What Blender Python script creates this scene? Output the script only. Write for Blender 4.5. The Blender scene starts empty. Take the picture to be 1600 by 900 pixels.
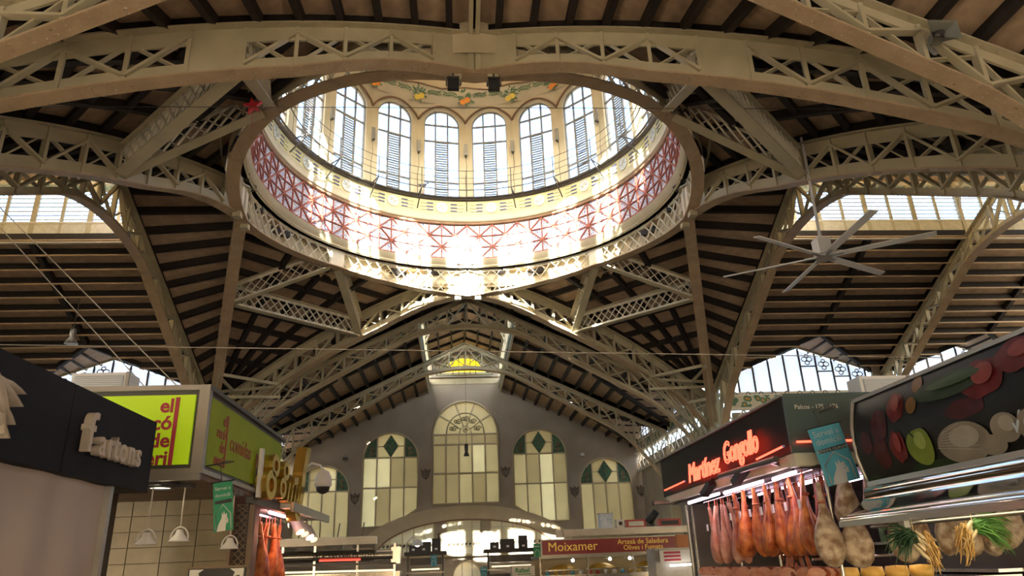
import bpy, bmesh, math, random
from mathutils import Vector as V, Matrix as M
random.seed(7)
sc = bpy.context.scene
COL = sc.collection
PI = math.pi
R_ = math.radians

# ------------------------------------------------------------------ camera
cam = bpy.data.cameras.new('camera'); cam_o = bpy.data.objects.new('camera', cam); COL.objects.link(cam_o)
cam.sensor_width = 36; cam.lens = 1118.5 / 1600 * 36; cam.clip_end = 500
_p, _y, _r = R_(21.107), R_(4.728), R_(2.276)
fw = V((math.sin(_y)*math.cos(_p), math.cos(_y)*math.cos(_p), math.sin(_p)))
r0 = V((math.cos(_y), -math.sin(_y), 0)); u0 = V((-math.sin(_y)*math.sin(_p), -math.cos(_y)*math.sin(_p), math.cos(_p)))
rr = r0*math.cos(_r) - u0*math.sin(_r); uu = r0*math.sin(_r) + u0*math.cos(_r)
cm = M((rr, uu, -fw)).transposed().to_4x4(); cm.translation = V((-.603, 0, 1.6))
cam_o.matrix_world = cm
sc.camera = cam_o

# ------------------------------------------------------------------ light
SUN_EL, SUN_AZ = R_(24.0), R_(4.0)           # low sun behind the camera
sun = bpy.data.lights.new('sun', 'SUN'); sun.energy = 115; sun.angle = R_(.53); sun.color = (1, .93, .80)
sun_o = bpy.data.objects.new('sun', sun); COL.objects.link(sun_o)
sd = V((math.sin(SUN_AZ)*math.cos(SUN_EL), math.cos(SUN_AZ)*math.cos(SUN_EL), -math.sin(SUN_EL)))
sun_o.rotation_euler = sd.to_track_quat('-Z', 'Y').to_euler()
wd = bpy.data.worlds.new('sky'); sc.world = wd; wd.use_nodes = True
wn = wd.node_tree.nodes; wl = wd.node_tree.links
sky = wn.new('ShaderNodeTexSky'); sky.sky_type = 'NISHITA'; sky.sun_disc = False
sky.sun_elevation = SUN_EL; sky.sun_rotation = PI + SUN_AZ; sky.air_density = 1.0; sky.dust_density = 4.0; sky.ozone_density = 1.0
wl.new(sky.outputs[0], wn['Background'].inputs[0]); wn['Background'].inputs[1].default_value = 2.0
vs = sc.view_settings
vs.view_transform = 'Standard'; vs.look = 'None'; vs.gamma = 1; vs.use_curve_mapping = False; vs.exposure = -0.22
sc.cycles.max_bounces = 7; sc.cycles.diffuse_bounces = 5; sc.cycles.transparent_max_bounces = 12
sc.cycles.use_denoising = True; sc.cycles.sample_clamp_indirect = 6

# ------------------------------------------------------------------ materials
MT = {}
def mat(name, c1, c2=None, rough=.6, metal=0, scale=3, bump=0, bscale=40, emit=None, es=0, stretch=None, rivet=False, spec=.5):
    m = bpy.data.materials.new(name); m.use_nodes = True; MT[name] = m
    n = m.node_tree.nodes; l = m.node_tree.links; b = n['Principled BSDF']
    b.inputs['Roughness'].default_value = rough; b.inputs['Metallic'].default_value = metal
    b.inputs['Specular IOR Level'].default_value = spec
    b.inputs['Base Color'].default_value = (*c1, 1)
    tc = n.new('ShaderNodeNewGeometry')
    vec = tc.outputs['Position']
    if stretch:
        mp = n.new('ShaderNodeMapping'); mp.inputs['Scale'].default_value = stretch; l.new(vec, mp.inputs['Vector']); vec = mp.outputs[0]
    if c2:
        t = n.new('ShaderNodeTexNoise'); t.inputs['Scale'].default_value = scale; t.inputs['Detail'].default_value = 5; l.new(vec, t.inputs['Vector'])
        r = n.new('ShaderNodeValToRGB'); r.color_ramp.elements[0].position = .35; r.color_ramp.elements[1].position = .68
        r.color_ramp.elements[0].color = (*c1, 1); r.color_ramp.elements[1].color = (*c2, 1)
        l.new(t.outputs['Fac'], r.inputs['Fac']); l.new(r.outputs[0], b.inputs['Base Color'])
    if bump:
        if rivet:
            t2 = n.new('ShaderNodeTexVoronoi'); t2.inputs['Scale'].default_value = bscale; t2.inputs['Randomness'].default_value = 0; l.new(vec, t2.inputs['Vector'])
            cr = n.new('ShaderNodeValToRGB'); cr.color_ramp.elements[0].position = .12; cr.color_ramp.elements[1].position = .3
            cr.color_ramp.elements[0].color = (1, 1, 1, 1); cr.color_ramp.elements[1].color = (0, 0, 0, 1)
            l.new(t2.outputs['Distance'], cr.inputs['Fac']); src = cr.outputs[0]
        else:
            t2 = n.new('ShaderNodeTexNoise'); t2.inputs['Scale'].default_value = bscale; l.new(vec, t2.inputs['Vector']); src = t2.outputs['Fac']
        bp = n.new('ShaderNodeBump'); bp.inputs['Strength'].default_value = bump; bp.inputs['Distance'].default_value = .03
        l.new(src, bp.inputs['Height']); l.new(bp.outputs[0], b.inputs['Normal'])
    if emit:
        b.inputs['Emission Color'].default_value = (*emit, 1); b.inputs['Emission Strength'].default_value = es
    return m
def glass(name, tint, trans=.92, milky=None):
    m = bpy.data.materials.new(name); m.use_nodes = True; MT[name] = m
    n = m.node_tree.nodes; l = m.node_tree.links; n.remove(n['Principled BSDF']); o = n['Material Output']
    g = n.new('ShaderNodeBsdfGlossy'); g.inputs['Roughness'].default_value = .05
    mx = n.new('ShaderNodeMixShader'); mx.inputs[0].default_value = trans
    l.new(g.outputs[0], mx.inputs[1])
    if milky:
        d = n.new('ShaderNodeBsdfDiffuse'); d.inputs[0].default_value = (*tint, 1)
        t = n.new('ShaderNodeBsdfTranslucent'); t.inputs[0].default_value = (*milky, 1)
        a = n.new('ShaderNodeTexNoise'); a.inputs['Scale'].default_value = .9; a.inputs['Detail'].default_value = 6
        tc = n.new('ShaderNodeNewGeometry'); l.new(tc.outputs['Position'], a.inputs['Vector'])
        rp = n.new('ShaderNodeValToRGB'); rp.color_ramp.elements[0].color = tuple(x*.7 for x in milky)+(1,); rp.color_ramp.elements[1].color = (*milky, 1)
        l.new(a.outputs['Fac'], rp.inputs[0]); l.new(rp.outputs[0], t.inputs[0])
        ad = n.new('ShaderNodeAddShader'); l.new(d.outputs[0], ad.inputs[0]); l.new(t.outputs[0], ad.inputs[1]); l.new(ad.outputs[0], mx.inputs[2])
    else:
        t = n.new('ShaderNodeBsdfTransparent'); t.inputs[0].default_value = (*tint, 1); l.new(t.outputs[0], mx.inputs[2])
    l.new(mx.outputs[0], o.inputs[0])
    return m
mat('cream', (.40, .345, .215), (.47, .41, .265), .5, scale=1.3, bump=.12, bscale=9)
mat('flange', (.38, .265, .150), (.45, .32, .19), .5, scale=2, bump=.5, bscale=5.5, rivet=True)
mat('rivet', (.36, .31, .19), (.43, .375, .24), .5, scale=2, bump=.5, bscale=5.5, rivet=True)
mat('white_iron', (.62, .56, .43), (.70, .64, .50), .5, scale=2)
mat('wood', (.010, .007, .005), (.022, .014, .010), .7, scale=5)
mat('panel', (.33, .225, .135), (.44, .305, .19), .8, scale=2.2, bump=.15, bscale=14, stretch=(1, 1, 4))
mat('stone', (.30, .25, .185), (.37, .315, .24), .85, scale=.5, bump=.1, bscale=6)
mat('stone_warm', (.46, .38, .24), (.55, .46, .31), .8, scale=.6)
mat('plaster', (.50, .44, .31), (.58, .51, .37), .8, scale=.8)
mat('plaster_dome', (.50, .40, .24), (.58, .47, .30), .8, scale=.5)
mat('frieze', (.52, .48, .24), (.60, .56, .34), .6, scale=1)
mat('terracotta', (.26, .060, .035), (.36, .10, .06), .6, scale=4)
mat('brown_trim', (.22, .12, .07), (.28, .17, .1), .6)
mat('ink_blue', (.03, .04, .16), (.10, .10, .30), .5)
mat('sepia', (.20, .16, .06), None, .7)
mat('pale_blue', (.40, .50, .62), (.62, .68, .74), .4, scale=8)
mat('dark_metal', (.06, .055, .05), (.1, .09, .08), .5, .3)
mat('grey_metal', (.30, .29, .27), (.38, .37, .35), .4, .6)
mat('steel', (.62, .62, .6), None, .25, .9)
mat('leaf_paint', (.06, .14, .07), (.14, .22, .11), .7, scale=9)
mat('orange_paint', (.75, .22, .03), (.85, .36, .05), .6, scale=6)
mat('lemon_paint', (.72, .52, .06), (.80, .62, .12), .6, scale=6)
mat('floor', (.28, .25, .22), (.36, .33, .29), .5, scale=.8)
mat('ground', (.20, .17, .13), (.26, .22, .17), .9, scale=.2)
mat('green_glass', (.03, .09, .05), (.10, .20, .10), .3, scale=6)
mat('ornament', (.07, .05, .03), (.14, .11, .07), .6)
glass('pane', (.93, .97, 1.0), .95)
glass('frosted', (.42, .37, .24), .97, (.44, .375, .235))
glass('frosted_darker', (.38, .33, .21), .97, (.36, .30, .18))  # darker variant, given to panes at random
glass('frosted_pale', (.46, .42, .30), .97, (.56, .49, .33))
glass('frosted_clear', (.45, .42, .33), .97, (.36, .32, .23))
glass('yellow_glass', (.9, .70, .12), .97, (1, .84, .14))
# tiles: white with small blue motifs
m = mat('tile', (.72, .70, .68), (.80, .79, .77), .35, scale=3)
n = m.node_tree.nodes; l = m.node_tree.links
tv = n.new('ShaderNodeTexVoronoi'); tv.inputs['Scale'].default_value = 6.5; tv.feature = 'DISTANCE_TO_EDGE'
g_ = n.new('ShaderNodeNewGeometry'); l.new(g_.outputs['Position'], tv.inputs['Vector'])
cr = n.new('ShaderNodeValToRGB'); cr.color_ramp.elements[0].position = .10; cr.color_ramp.elements[1].position = .13
cr.color_ramp.elements[0].color = (.75, .74, .72, 1); cr.color_ramp.elements[1].color = (.10, .11, .34, 1)
e_ = cr.color_ramp.elements.new(.24); e_.color = (.10, .11, .34, 1); e_ = cr.color_ramp.elements.new(.26); e_.color = (.78, .76, .74, 1)
l.new(tv.outputs['Distance'], cr.inputs[0]); l.new(cr.outputs[0], n['Principled BSDF'].inputs['Base Color'])
# painted ceramic frieze: leaf garland pattern
m = mat('painted', (.55, .5, .36), None, .5)
n = m.node_tree.nodes; l = m.node_tree.links
tv = n.new('ShaderNodeTexVoronoi'); tv.inputs['Scale'].default_value = 2.6
g_ = n.new('ShaderNodeNewGeometry'); l.new(g_.outputs['Position'], tv.inputs['Vector'])
cr = n.new('ShaderNodeValToRGB'); cr.color_ramp.interpolation = 'CONSTANT'
cr.color_ramp.elements[0].color = (.6, .24, .04, 1); cr.color_ramp.elements[1].position = .2; cr.color_ramp.elements[1].color = (.07, .17, .09, 1)
e_ = cr.color_ramp.elements.new(.46); e_.color = (.55, .50, .36, 1)
l.new(tv.outputs['Distance'], cr.inputs[0]); l.new(cr.outputs[0], n['Principled BSDF'].inputs['Base Color'])

# ------------------------------------------------------------------ helpers
W = {}
def _link(o, w, parent):
    COL.objects.link(o); W[o] = w; o.matrix_world = w
    if parent is not None:
        o.parent = parent; o.matrix_parent_inverse = W[parent].inverted()
    return o
def tag(o, label=None, cat=None, group=None, kind=None):
    for k, v in (('label', label), ('category', cat), ('group', group), ('kind', kind)):
        if v: o[k] = v
    return o
def thing(name, loc, label, cat, group=None):
    return tag(_link(bpy.data.objects.new(name, None), M.Translation(V(loc)), None), label, cat, group)
def struct(name, loc=(0, 0, 0)):
    return tag(_link(bpy.data.objects.new(name, None), M.Translation(V(loc)), None), kind='structure')
def mesh(name, vs_, fs, m, parent=None, smooth=False, w=None):
    me = bpy.data.meshes.new(name); me.from_pydata([tuple(v) for v in vs_], [], fs); me.materials.append(MT[m])
    if smooth: me.polygons.foreach_set('use_smooth', [True]*len(me.polygons))
    me.update()
    return _link(bpy.data.objects.new(name, me), w or M.Identity(4), parent)
def inst(name, me, w, parent=None):
    return _link(bpy.data.objects.new(name, me), w, parent)
_cube = {}
def cube(m):
    if m not in _cube:
        v = [(x, y, z) for x in (-.5, .5) for y in (-.5, .5) for z in (-.5, .5)]
        f = [(0, 1, 3, 2), (4, 6, 7, 5), (0, 4, 5, 1), (2, 3, 7, 6), (0, 2, 6, 4), (1, 5, 7, 3)]
        me = bpy.data.meshes.new('box_'+m); me.from_pydata(v, [], f); me.materials.append(MT[m]); _cube[m] = me
    return _cube[m]
_cyl = {}
def cyl(m, n=10):
    if (m, n) not in _cyl:
        v = []; f = []
        for x in (-.5, .5):
            for i in range(n): v.append((x, .5*math.cos(2*PI*i/n), .5*math.sin(2*PI*i/n)))
        for i in range(n): f.append((i, (i+1) % n, n+(i+1) % n, n+i))
        f.append(tuple(range(n-1, -1, -1))); f.append(tuple(range(n, 2*n)))
        me = bpy.data.meshes.new('rod_'+m); me.from_pydata(v, [], f); me.materials.append(MT[m])
        me.polygons.foreach_set('use_smooth', [len(p.vertices) == 4 for p in me.polygons]); _cyl[(m, n)] = me
    return _cyl[(m, n)]
def frame_m(p, q, w, h, up=V((0, 0, 1))):
    p, q = V(p), V(q); d = q-p; L = d.length; x = d/L
    y = V(up).cross(x)
    if y.length < 1e-4: y = V((0, 1, 0)).cross(x)
    y.normalize(); z = x.cross(y)
    m_ = M((x*L, y*w, z*h)).transposed().to_4x4(); m_.translation = (p+q)/2
    return m_
def bar(name, p, q, w, h, m, parent=None, up=(0, 0, 1)):
    return inst(name, cube(m), frame_m(p, q, w, h, V(up)), parent)
def rod(name, p, q, d, m, parent=None, n=10):
    return inst(name, cyl(m, n), frame_m(p, q, d, d), parent)
def box(name, x0, x1, y0, y1, z0, z1, m, parent=None):
    w = M.Translation(((x0+x1)/2, (y0+y1)/2, (z0+z1)/2)) @ M.Diagonal((x1-x0, y1-y0, z1-z0, 1))
    return inst(name, cube(m), w, parent)
def sweep(name, pts, n, a0, a1, b0, b1, m, parent):
    """rectangle [a0,a1] along n (horizontal) x [b0,b1] along z, swept along pts"""
    v = []; f = []; n = V(n)
    for p in pts:
        p = V(p)
        for a, b in ((a0, b0), (a1, b0), (a1, b1), (a0, b1)): v.append(p+n*a+V((0, 0, b)))
    k = len(pts)
    for i in range(k-1):
        for j in range(4):
            f.append((4*i+j, 4*i+(j+1) % 4, 4*i+4+(j+1) % 4, 4*i+4+j))
    f.append((3, 2, 1, 0)); f.append(tuple(4*(k-1)+j for j in range(4)))
    return mesh(name, v, f, m, parent)
def lathe(name, prof, m, parent, n=80, c=(0, 0), a0=0, a1=2*PI, smooth=True):
    v = []; f = []; full = abs(a1-a0-2*PI) < 1e-6; k = len(prof); cols = n if full else n+1
    for i in range(cols):
        a = a0+(a1-a0)*i/n
        for r, z in prof: v.append((c[0]+r*math.sin(a), c[1]+r*math.cos(a), z))
    for i in range(n):
        j = (i+1) % cols
        for q in range(k-1): f.append((i*k+q, j*k+q, j*k+q+1, i*k+q+1))
    return mesh(name, v, f, m, parent, smooth)
def tube(name, pts, d, m, parent=None, n=6, w=None, closed=False):
    v = []; f = []; pts = [V(p) for p in pts]; k = len(pts)
    ds = d if isinstance(d, (list, tuple)) else [d]*k
    for i, p in enumerate(pts):
        t = (pts[(i+1) % k] if closed or i < k-1 else p)-(pts[i-1] if closed or i > 0 else p)
        t.normalize(); s = t.cross(V((0, 0, 1)))
        if s.length < .05: s = t.cross(V((0, 1, 0)))
        s.normalize(); u = s.cross(t)
        for j in range(n):
            a = 2*PI*j/n; v.append(p+(s*math.cos(a)+u*math.sin(a))*ds[i]/2)
    for i in range(k if closed else k-1):
        i2 = (i+1) % k
        for j in range(n): f.append((i*n+j, i*n+(j+1) % n, i2*n+(j+1) % n, i2*n+j))
    if not closed: f.append(tuple(range(n))[::-1]); f.append(tuple((k-1)*n+j for j in range(n)))
    return mesh(name, v, f, m, parent, True, w)
def plate_mesh(loops, thick, m):
    """2-D outlines (first outer, rest holes) -> mesh in local XY, extruded +-thick/2"""
    from mathutils.geometry import tessellate_polygon
    tri = tessellate_polygon([[V((x, y, 0)) for x, y in lp] for lp in loops])
    flat = [p for lp in loops for p in lp]; k = len(flat); h = thick/2
    v = [(x, y, h) for x, y in flat]+[(x, y, -h) for x, y in flat]; f = []
    for t in tri:
        (x0, y0), (x1, y1), (x2, y2) = (flat[i] for i in t)
        t = tuple(t) if (x1-x0)*(y2-y0)-(x2-x0)*(y1-y0) > 0 else tuple(t)[::-1]
        f.append(t); f.append(tuple(i+k for i in t[::-1]))
    o = 0
    for li, lp in enumerate(loops):
        n = len(lp); ar = sum(lp[i][0]*lp[(i+1) % n][1]-lp[(i+1) % n][0]*lp[i][1] for i in range(n))
        for i in range(n):
            a, b = o+i, o+(i+1) % n
            q = (a, a+k, b+k, b); f.append(q if (ar > 0) == (li == 0) else q[::-1])
        o += n
    me = bpy.data.meshes.new('plate'); me.from_pydata(v, [], f); me.materials.append(MT[m]); return me
def _tomesh(cu, name):
    o = bpy.data.objects.new('tmp', cu); me = o.to_mesh().copy(); o.to_mesh_clear()
    bpy.data.objects.remove(o); bpy.data.curves.remove(cu); me.name = name
    return me
def plate(name, loops, thick, m, w, parent=None):
    return inst(name, plate_mesh(loops, thick, m), w, parent)
def text_mesh(s, size, ext, m, shear=0, align='LEFT', spacing=1, outline=0, bold=0):
    cu = bpy.data.curves.new('t', 'FONT'); cu.body = s; cu.size = size; cu.extrude = ext; cu.shear = shear; cu.align_x = align
    cu.space_character = spacing; cu.resolution_u = 3; cu.offset = bold
    if outline: cu.fill_mode = 'NONE'; cu.bevel_depth = outline; cu.bevel_resolution = 1; cu.extrude = 0
    me = _tomesh(cu, 'lettering'); me.materials.clear(); me.materials.append(MT[m]); return me
def axes(o, x, y, z=None):
    """matrix with local X,Y along given world vectors at origin o"""
    x, y = V(x), V(y); z = V(z) if z else x.cross(y)
    w = M((x, y, z)).transposed().to_4x4(); w.translation = V(o); return w
def archpts(x0, x1, zs, zt, n=14):
    """arched head from (x1,zs) over (mid,zt) to (x0,zs)"""
    c = (x0+x1)/2; a = (x1-x0)/2
    return [(c+a*math.cos(PI*i/n), zs+(zt-zs)*math.sin(PI*i/n)) for i in range(n+1)]

# ------------------------------------------------------------------ building geometry
D, RR, CC, BAY = 27.4, 9.5, 14.7, 9.9
ARM = {'N': (V((0, 1, 0)), V((1, 0, 0))), 'S': (V((0, -1, 0)), V((1, 0, 0))), 'W': (V((-1, 0, 0)), V((0, 1, 0))), 'E': (V((1, 0, 0)), V((0, 1, 0)))}
def ap(arm, u, s, z):
    a, c = ARM[arm]; return V((0, D, 0))+a*u+c*s+V((0, 0, z))
def zr(s): return 17.70-.475*abs(s)            # underside of roof boards over the arms
def f_bot(s):
    s = abs(s)
    if s < 3.4: z = 15.3-.075*s*s*.62+(-.0)
    else: z = 14.76-.56*(s-3.4)
    if s > 10.5: z -= .15*(s-10.5)**2
    return z
def f_top(s): return zr(s)-.42
def l_bot(t): return 15.45-2.43*t-4.0*t*t-(1.6*(t-.8)**2*10 if t > .8 else 0)
def l_top(t): return 16.85-2.43*t-3.85*t*t
def leg_xy(arm, sgn, t):                          # plan point on leg: (u, s)
    return RR+(CC-RR)*t, sgn*CC*t

def truss(name, label, cat, B, T, n, parent_loc, hb=.42, ht=.44, fw_=.52, step=2, solid=(), m='cream', group=None, riv=True):
    """B,T = bottom and top polylines (same length); n = horizontal normal of its plane"""
    t = thing(name, parent_loc, label, cat, group)
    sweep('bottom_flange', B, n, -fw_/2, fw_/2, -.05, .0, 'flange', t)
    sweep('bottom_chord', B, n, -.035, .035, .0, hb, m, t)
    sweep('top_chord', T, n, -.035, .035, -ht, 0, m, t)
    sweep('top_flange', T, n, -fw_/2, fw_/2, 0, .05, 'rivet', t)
    n = V(n); k = len(B)
    if riv:
        v = []; f = []
        for i in range(k-1):
            p, q = V(B[i]), V(B[i+1]); c_ = max(1, int((q-p).length/.19)); dx = (q-p).normalized()
            for j in range(c_):
                for o_ in (-.42, -.16, .16, .42):
                    c = p.lerp(q, (j+.5)/c_)+n*fw_*o_-V((0, 0, .05)); b = len(v)
                    v += [c+dx*.022, c+n*.022, c-dx*.022, c-n*.022, c-V((0, 0, .02))]; f += [(b, b+4, b+1), (b+1, b+4, b+2), (b+2, b+4, b+3), (b+3, b+4, b)]
        tag(mesh('rivets', v, f, 'rivet', t), kind='stuff')
    for i in range(0, k, step):
        b = V(B[i])+V((0, 0, .02)); c = V(T[i])-V((0, 0, .02))
        bar('post', b+n*.0, c+n*.0, .10, .20, m, t, up=n)
    e = 0
    for i in range(0, k-step, step):
        b0, b1, t0, t1 = V(B[i]), V(B[i+step]), V(T[i]), V(T[i+step])
        if i//step in solid:
            v = []
            for o_ in (-.04, .04): v += [b0+n*o_, b1+n*o_, t1+n*o_, t0+n*o_]
            mesh('web_plate', v, [(0, 1, 2, 3), (7, 6, 5, 4), (0, 4, 5, 1), (3, 2, 6, 7)], m, t); e += 1; continue
        up = V((0, 0, .22))
        pa, pb = (b0+up, t1-up) if e % 2 else (t0-up, b1+up)
        pc, pd = (t0-up, b1+up) if e % 2 else (b0+up, t1-up)
        bar('diagonal', pa+n*.06, pb+n*.06, .07, .20, m, t, up=n)
        bar('brace', pc-n*.05, pd-n*.05, .04, .15, m, t, up=n)
        e += 1
    return t

# --- floor and ground
fl = tag(mesh('floor', [(-70, -60, -.02), (70, -60, -.02), (70, 110, -.02), (-70, 110, -.02)], [(0, 1, 2, 3)], 'ground'), kind='structure')

# --- eight legs of the dome crossing
nm = {'N': 'behind the dome', 'S': 'in front of the dome', 'W': 'beside the dome, on its left', 'E': 'beside the dome, on its right'}
for arm in 'SNWE':
    for sg in (-1, 1):
        K = 24; B = []; T = []
        for i in range(K+1):
            t = i/K; u, s = leg_xy(arm, sg, t)
            bump = .22*math.sin(min(t/.32, 1)*PI) if t < .32 else 0
            B.append(ap(arm, u, s, l_bot(t)+bump)); T.append(ap(arm, u, s, l_top(t)))
        a, c = ARM[arm]; d = (a*(CC-RR)+c*sg*CC).normalized(); n = V((0, 0, 1)).cross(d)
        if n.dot(V((0, -1, 0))) < 0: n = -n
        side = {'N': ('left', 'right'), 'S': ('left', 'right'), 'W': ('near', 'far'), 'E': ('near', 'far')}[arm][sg > 0]
        truss('arch_truss', f'riveted cream arch truss {nm[arm]}, its {side} half', 'truss', B, T, n, ap(arm, RR, 0, 0), step=2, solid=(0,) if arm != 'S' else (0, 5), group='arch trusses carrying the dome')

# king posts where two legs meet
for arm, lb in (('S', 'front'), ('N', 'back'), ('W', 'left'), ('E', 'right')):
    k = thing('king_post', ap(arm, RR, 0, 15.3), f'cream iron post at the {lb} meeting of two arch trusses under the dome', 'post')
    for o_ in (-.17, .17):
        a, c = ARM[arm]
        p = ap(arm, RR+.12, 0, 0)+c*o_*.6
        if arm == 'S': bar('ridge_beam', p+V((0, 0, 16.82)), ap('S', CC+.3, 0, 17.15)+c*o_*.6, .13, .2, 'cream', k)
        bar('angle_iron', p+V((0, 0, 15.45)), p+V((0, 0, 16.9)), .16, .16, 'cream', k)
    q = ap(arm, RR, 0, 0); a, c = ARM[arm]
    for sg in (-1, 1): bar('bracket', q+c*sg*.55+V((0, 0, 15.2)), q+c*sg*.55+V((0, 0, 15.5)), .32, .32, 'cream', k)

# --- corner columns with bracing
for sx in (-1, 1):
    for sy, far in ((1, 'far'), (-1, 'near')):
        x, y = sx*CC, D+sy*CC
        cl = thing('corner_column', (x, y, 0), f'tall riveted cream column at the {far} {"left" if sx<0 else "right"} corner of the crossing', 'column')
        bar('shaft', (x, y, 0), (x, y, 10.3), .75, .75, 'rivet', cl, up=(0, 1, 0))
        bar('capital', (x, y, 7.2), (x, y, 7.45), 1.1, 1.1, 'cream', cl, up=(0, 1, 0))
        bar('base', (x, y, 0), (x, y, .6), 1.2, 1.2, 'stone', cl, up=(0, 1, 0))
        for t1, t2, z in () if sy < 0 else ((.72, .72, 11.6), (.72, .9, 11.5), (.9, .72, 11.5), (.88, .88, 10.2), (.72, .88, 10.9)):
            def cp(arm, t, zz):
                sg = (sx if arm in 'NS' else sy); u, s = leg_xy(arm, sg, t); return ap(arm, u, s, min(zz, l_top(t)-.3))
            bar('brace', cp('N' if sy > 0 else 'S', t1, z), cp('W' if sx < 0 else 'E', t2, z), .10, .16, 'cream', cl)
        for k_ in range(6 if sy > 0 else 0):
            a_ = k_/5; h0 = 6.2+a_*1.2
            arm = 'N' if sy > 0 else 'S'; u, s = leg_xy(arm, sx, .93-.25*a_)
            bar('knee_brace', (x, y, h0), ap(arm, u, s, l_bot(.93-.25*a_)), .07, .1, 'cream', cl)
            arm = 'W' if sx < 0 else 'E'; u, s = leg_xy(arm, sy, .93-.25*a_)
            bar('knee_brace', (x, y, h0), ap(arm, u, s, l_bot(.93-.25*a_)), .07, .1, 'cream', cl)

# --- gable frames of the arms
def frame(arm, u, label):
    S = [-CC+i*(2*CC)/48 for i in range(49)]
    B = [ap(arm, u, s, f_bot(s)+(.3 if arm == 'S' else 0)) for s in S]; T = [ap(arm, u, s, f_top(s)) for s in S]
    a, c = ARM[arm]; n = a if a.y < 0 else -a
    if arm in 'WE': n = -a
    t = truss('gable_truss', label, 'truss', B, T, n, ap(arm, u, 0, 0), hb=.26, ht=.26, fw_=.46, step=2, riv=(arm != 'N'))
    for sg in (-1, 1):
        p = ap(arm, u, sg*3.1, 0)
        bar('lantern_post', p+V((0, 0, 15.2)), p+V((0, 0, 18.9)), .16, .22, 'cream', t)
        q = ap(arm, u, sg*1.2, 0)
        for k_ in range(4):
            bar('scroll_bracket', p+V((0, 0, 17.0+k_*.4)), p.lerp(q, .35+.2*k_)+V((0, 0, 18.9+.35*(.35+.2*k_))), .05, .07, 'cream', t)
        if u > CC+1:
            c0 = ap(arm, u, sg*CC, 0); bar('column', c0, c0+V((0, 0, 9.2)), .6, .6, 'rivet', t, up=(0, 1, 0))
    return t
frame('N', CC, 'gable truss with arched underside right behind the dome ring')
frame('N', CC+BAY, 'gable truss in front of the yellow fanlight')
frame('S', CC+.4, 'big riveted gable truss overhead, nearest of all, cut by the top edge')
for k_ in (0, 1):
    frame('W', CC+k_*BAY, ['gable truss beside the dome over the left market hall', 'gable truss deep in the left market hall'][k_])
    frame('E', CC+k_*BAY, ['gable truss beside the dome over the right market hall', 'second gable truss deep in the right market hall'][k_])
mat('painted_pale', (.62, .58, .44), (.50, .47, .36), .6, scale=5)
mat('ornament_green', (.10, .16, .12), (.40, .42, .36), .5, scale=7)
# --- lattice girders
def lattice(t, P0, P1, h0, h1, sp, bw, m='white_iron', k=1.15, ends=0.0, fl_w=.4, chord=.14):
    """lattice panel between bottom points P0,P1 (vertical plane), heights h0,h1"""
    P0, P1 = V(P0), V(P1); d = P1-P0; L = V((d.x, d.y, 0)).length; x = V((d.x, d.y, 0))/L; g = d.z/L
    n = V((0, 0, 1)).cross(x)
    def pt(a, b): return P0+x*a+V((0, 0, g*a+b))
    sweep('bottom_flange', [P0, P1], n, -fl_w/2, fl_w/2, -.04, 0, 'cream', t)
    sweep('bottom_chord', [P0, P1], n, -.03, .03, 0, chord, m, t)
    Q0, Q1 = P0+V((0, 0, h0)), P1+V((0, 0, h1))
    sweep('top_chord', [Q0, Q1], n, -.03, .03, -chord, 0, m, t)
    sweep('top_flange', [Q0, Q1], n, -fl_w/2, fl_w/2, 0, .04, 'cream', t)
    H = lambda a: h0+(h1-h0)*a/L
    x0 = -2.0
    while x0 < L+2:
        for s in (1, -1):
            # y = s*k*(a-x0)
            a_b = x0; a_t = (h0+s*k*x0)/(s*k-(h1-h0)/L)
            lo, hi = sorted((a_b, a_t)); lo, hi = max(lo, ends), min(hi, L-ends)
            if hi-lo > .12:
                bar('lattice_bar', pt(lo, s*k*(lo-x0))+n*.035*s, pt(hi, s*k*(hi-x0))+n*.035*s, .03, bw, m, t, up=n)
        x0 += sp
    if ends:
        for a, b in ((0, ends), (L-ends, L)):
            v = []
            for o_ in (-.05, .05): v += [pt(a, 0)+n*o_, pt(b, 0)+n*o_, pt(b, H(b))+n*o_, pt(a, H(a))+n*o_]
            mesh('end_plate', v, [(0, 1, 2, 3), (7, 6, 5, 4), (0, 4, 5, 1), (1, 5, 6, 2), (3, 2, 6, 7), (0, 3, 7, 4)], m, t)

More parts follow.
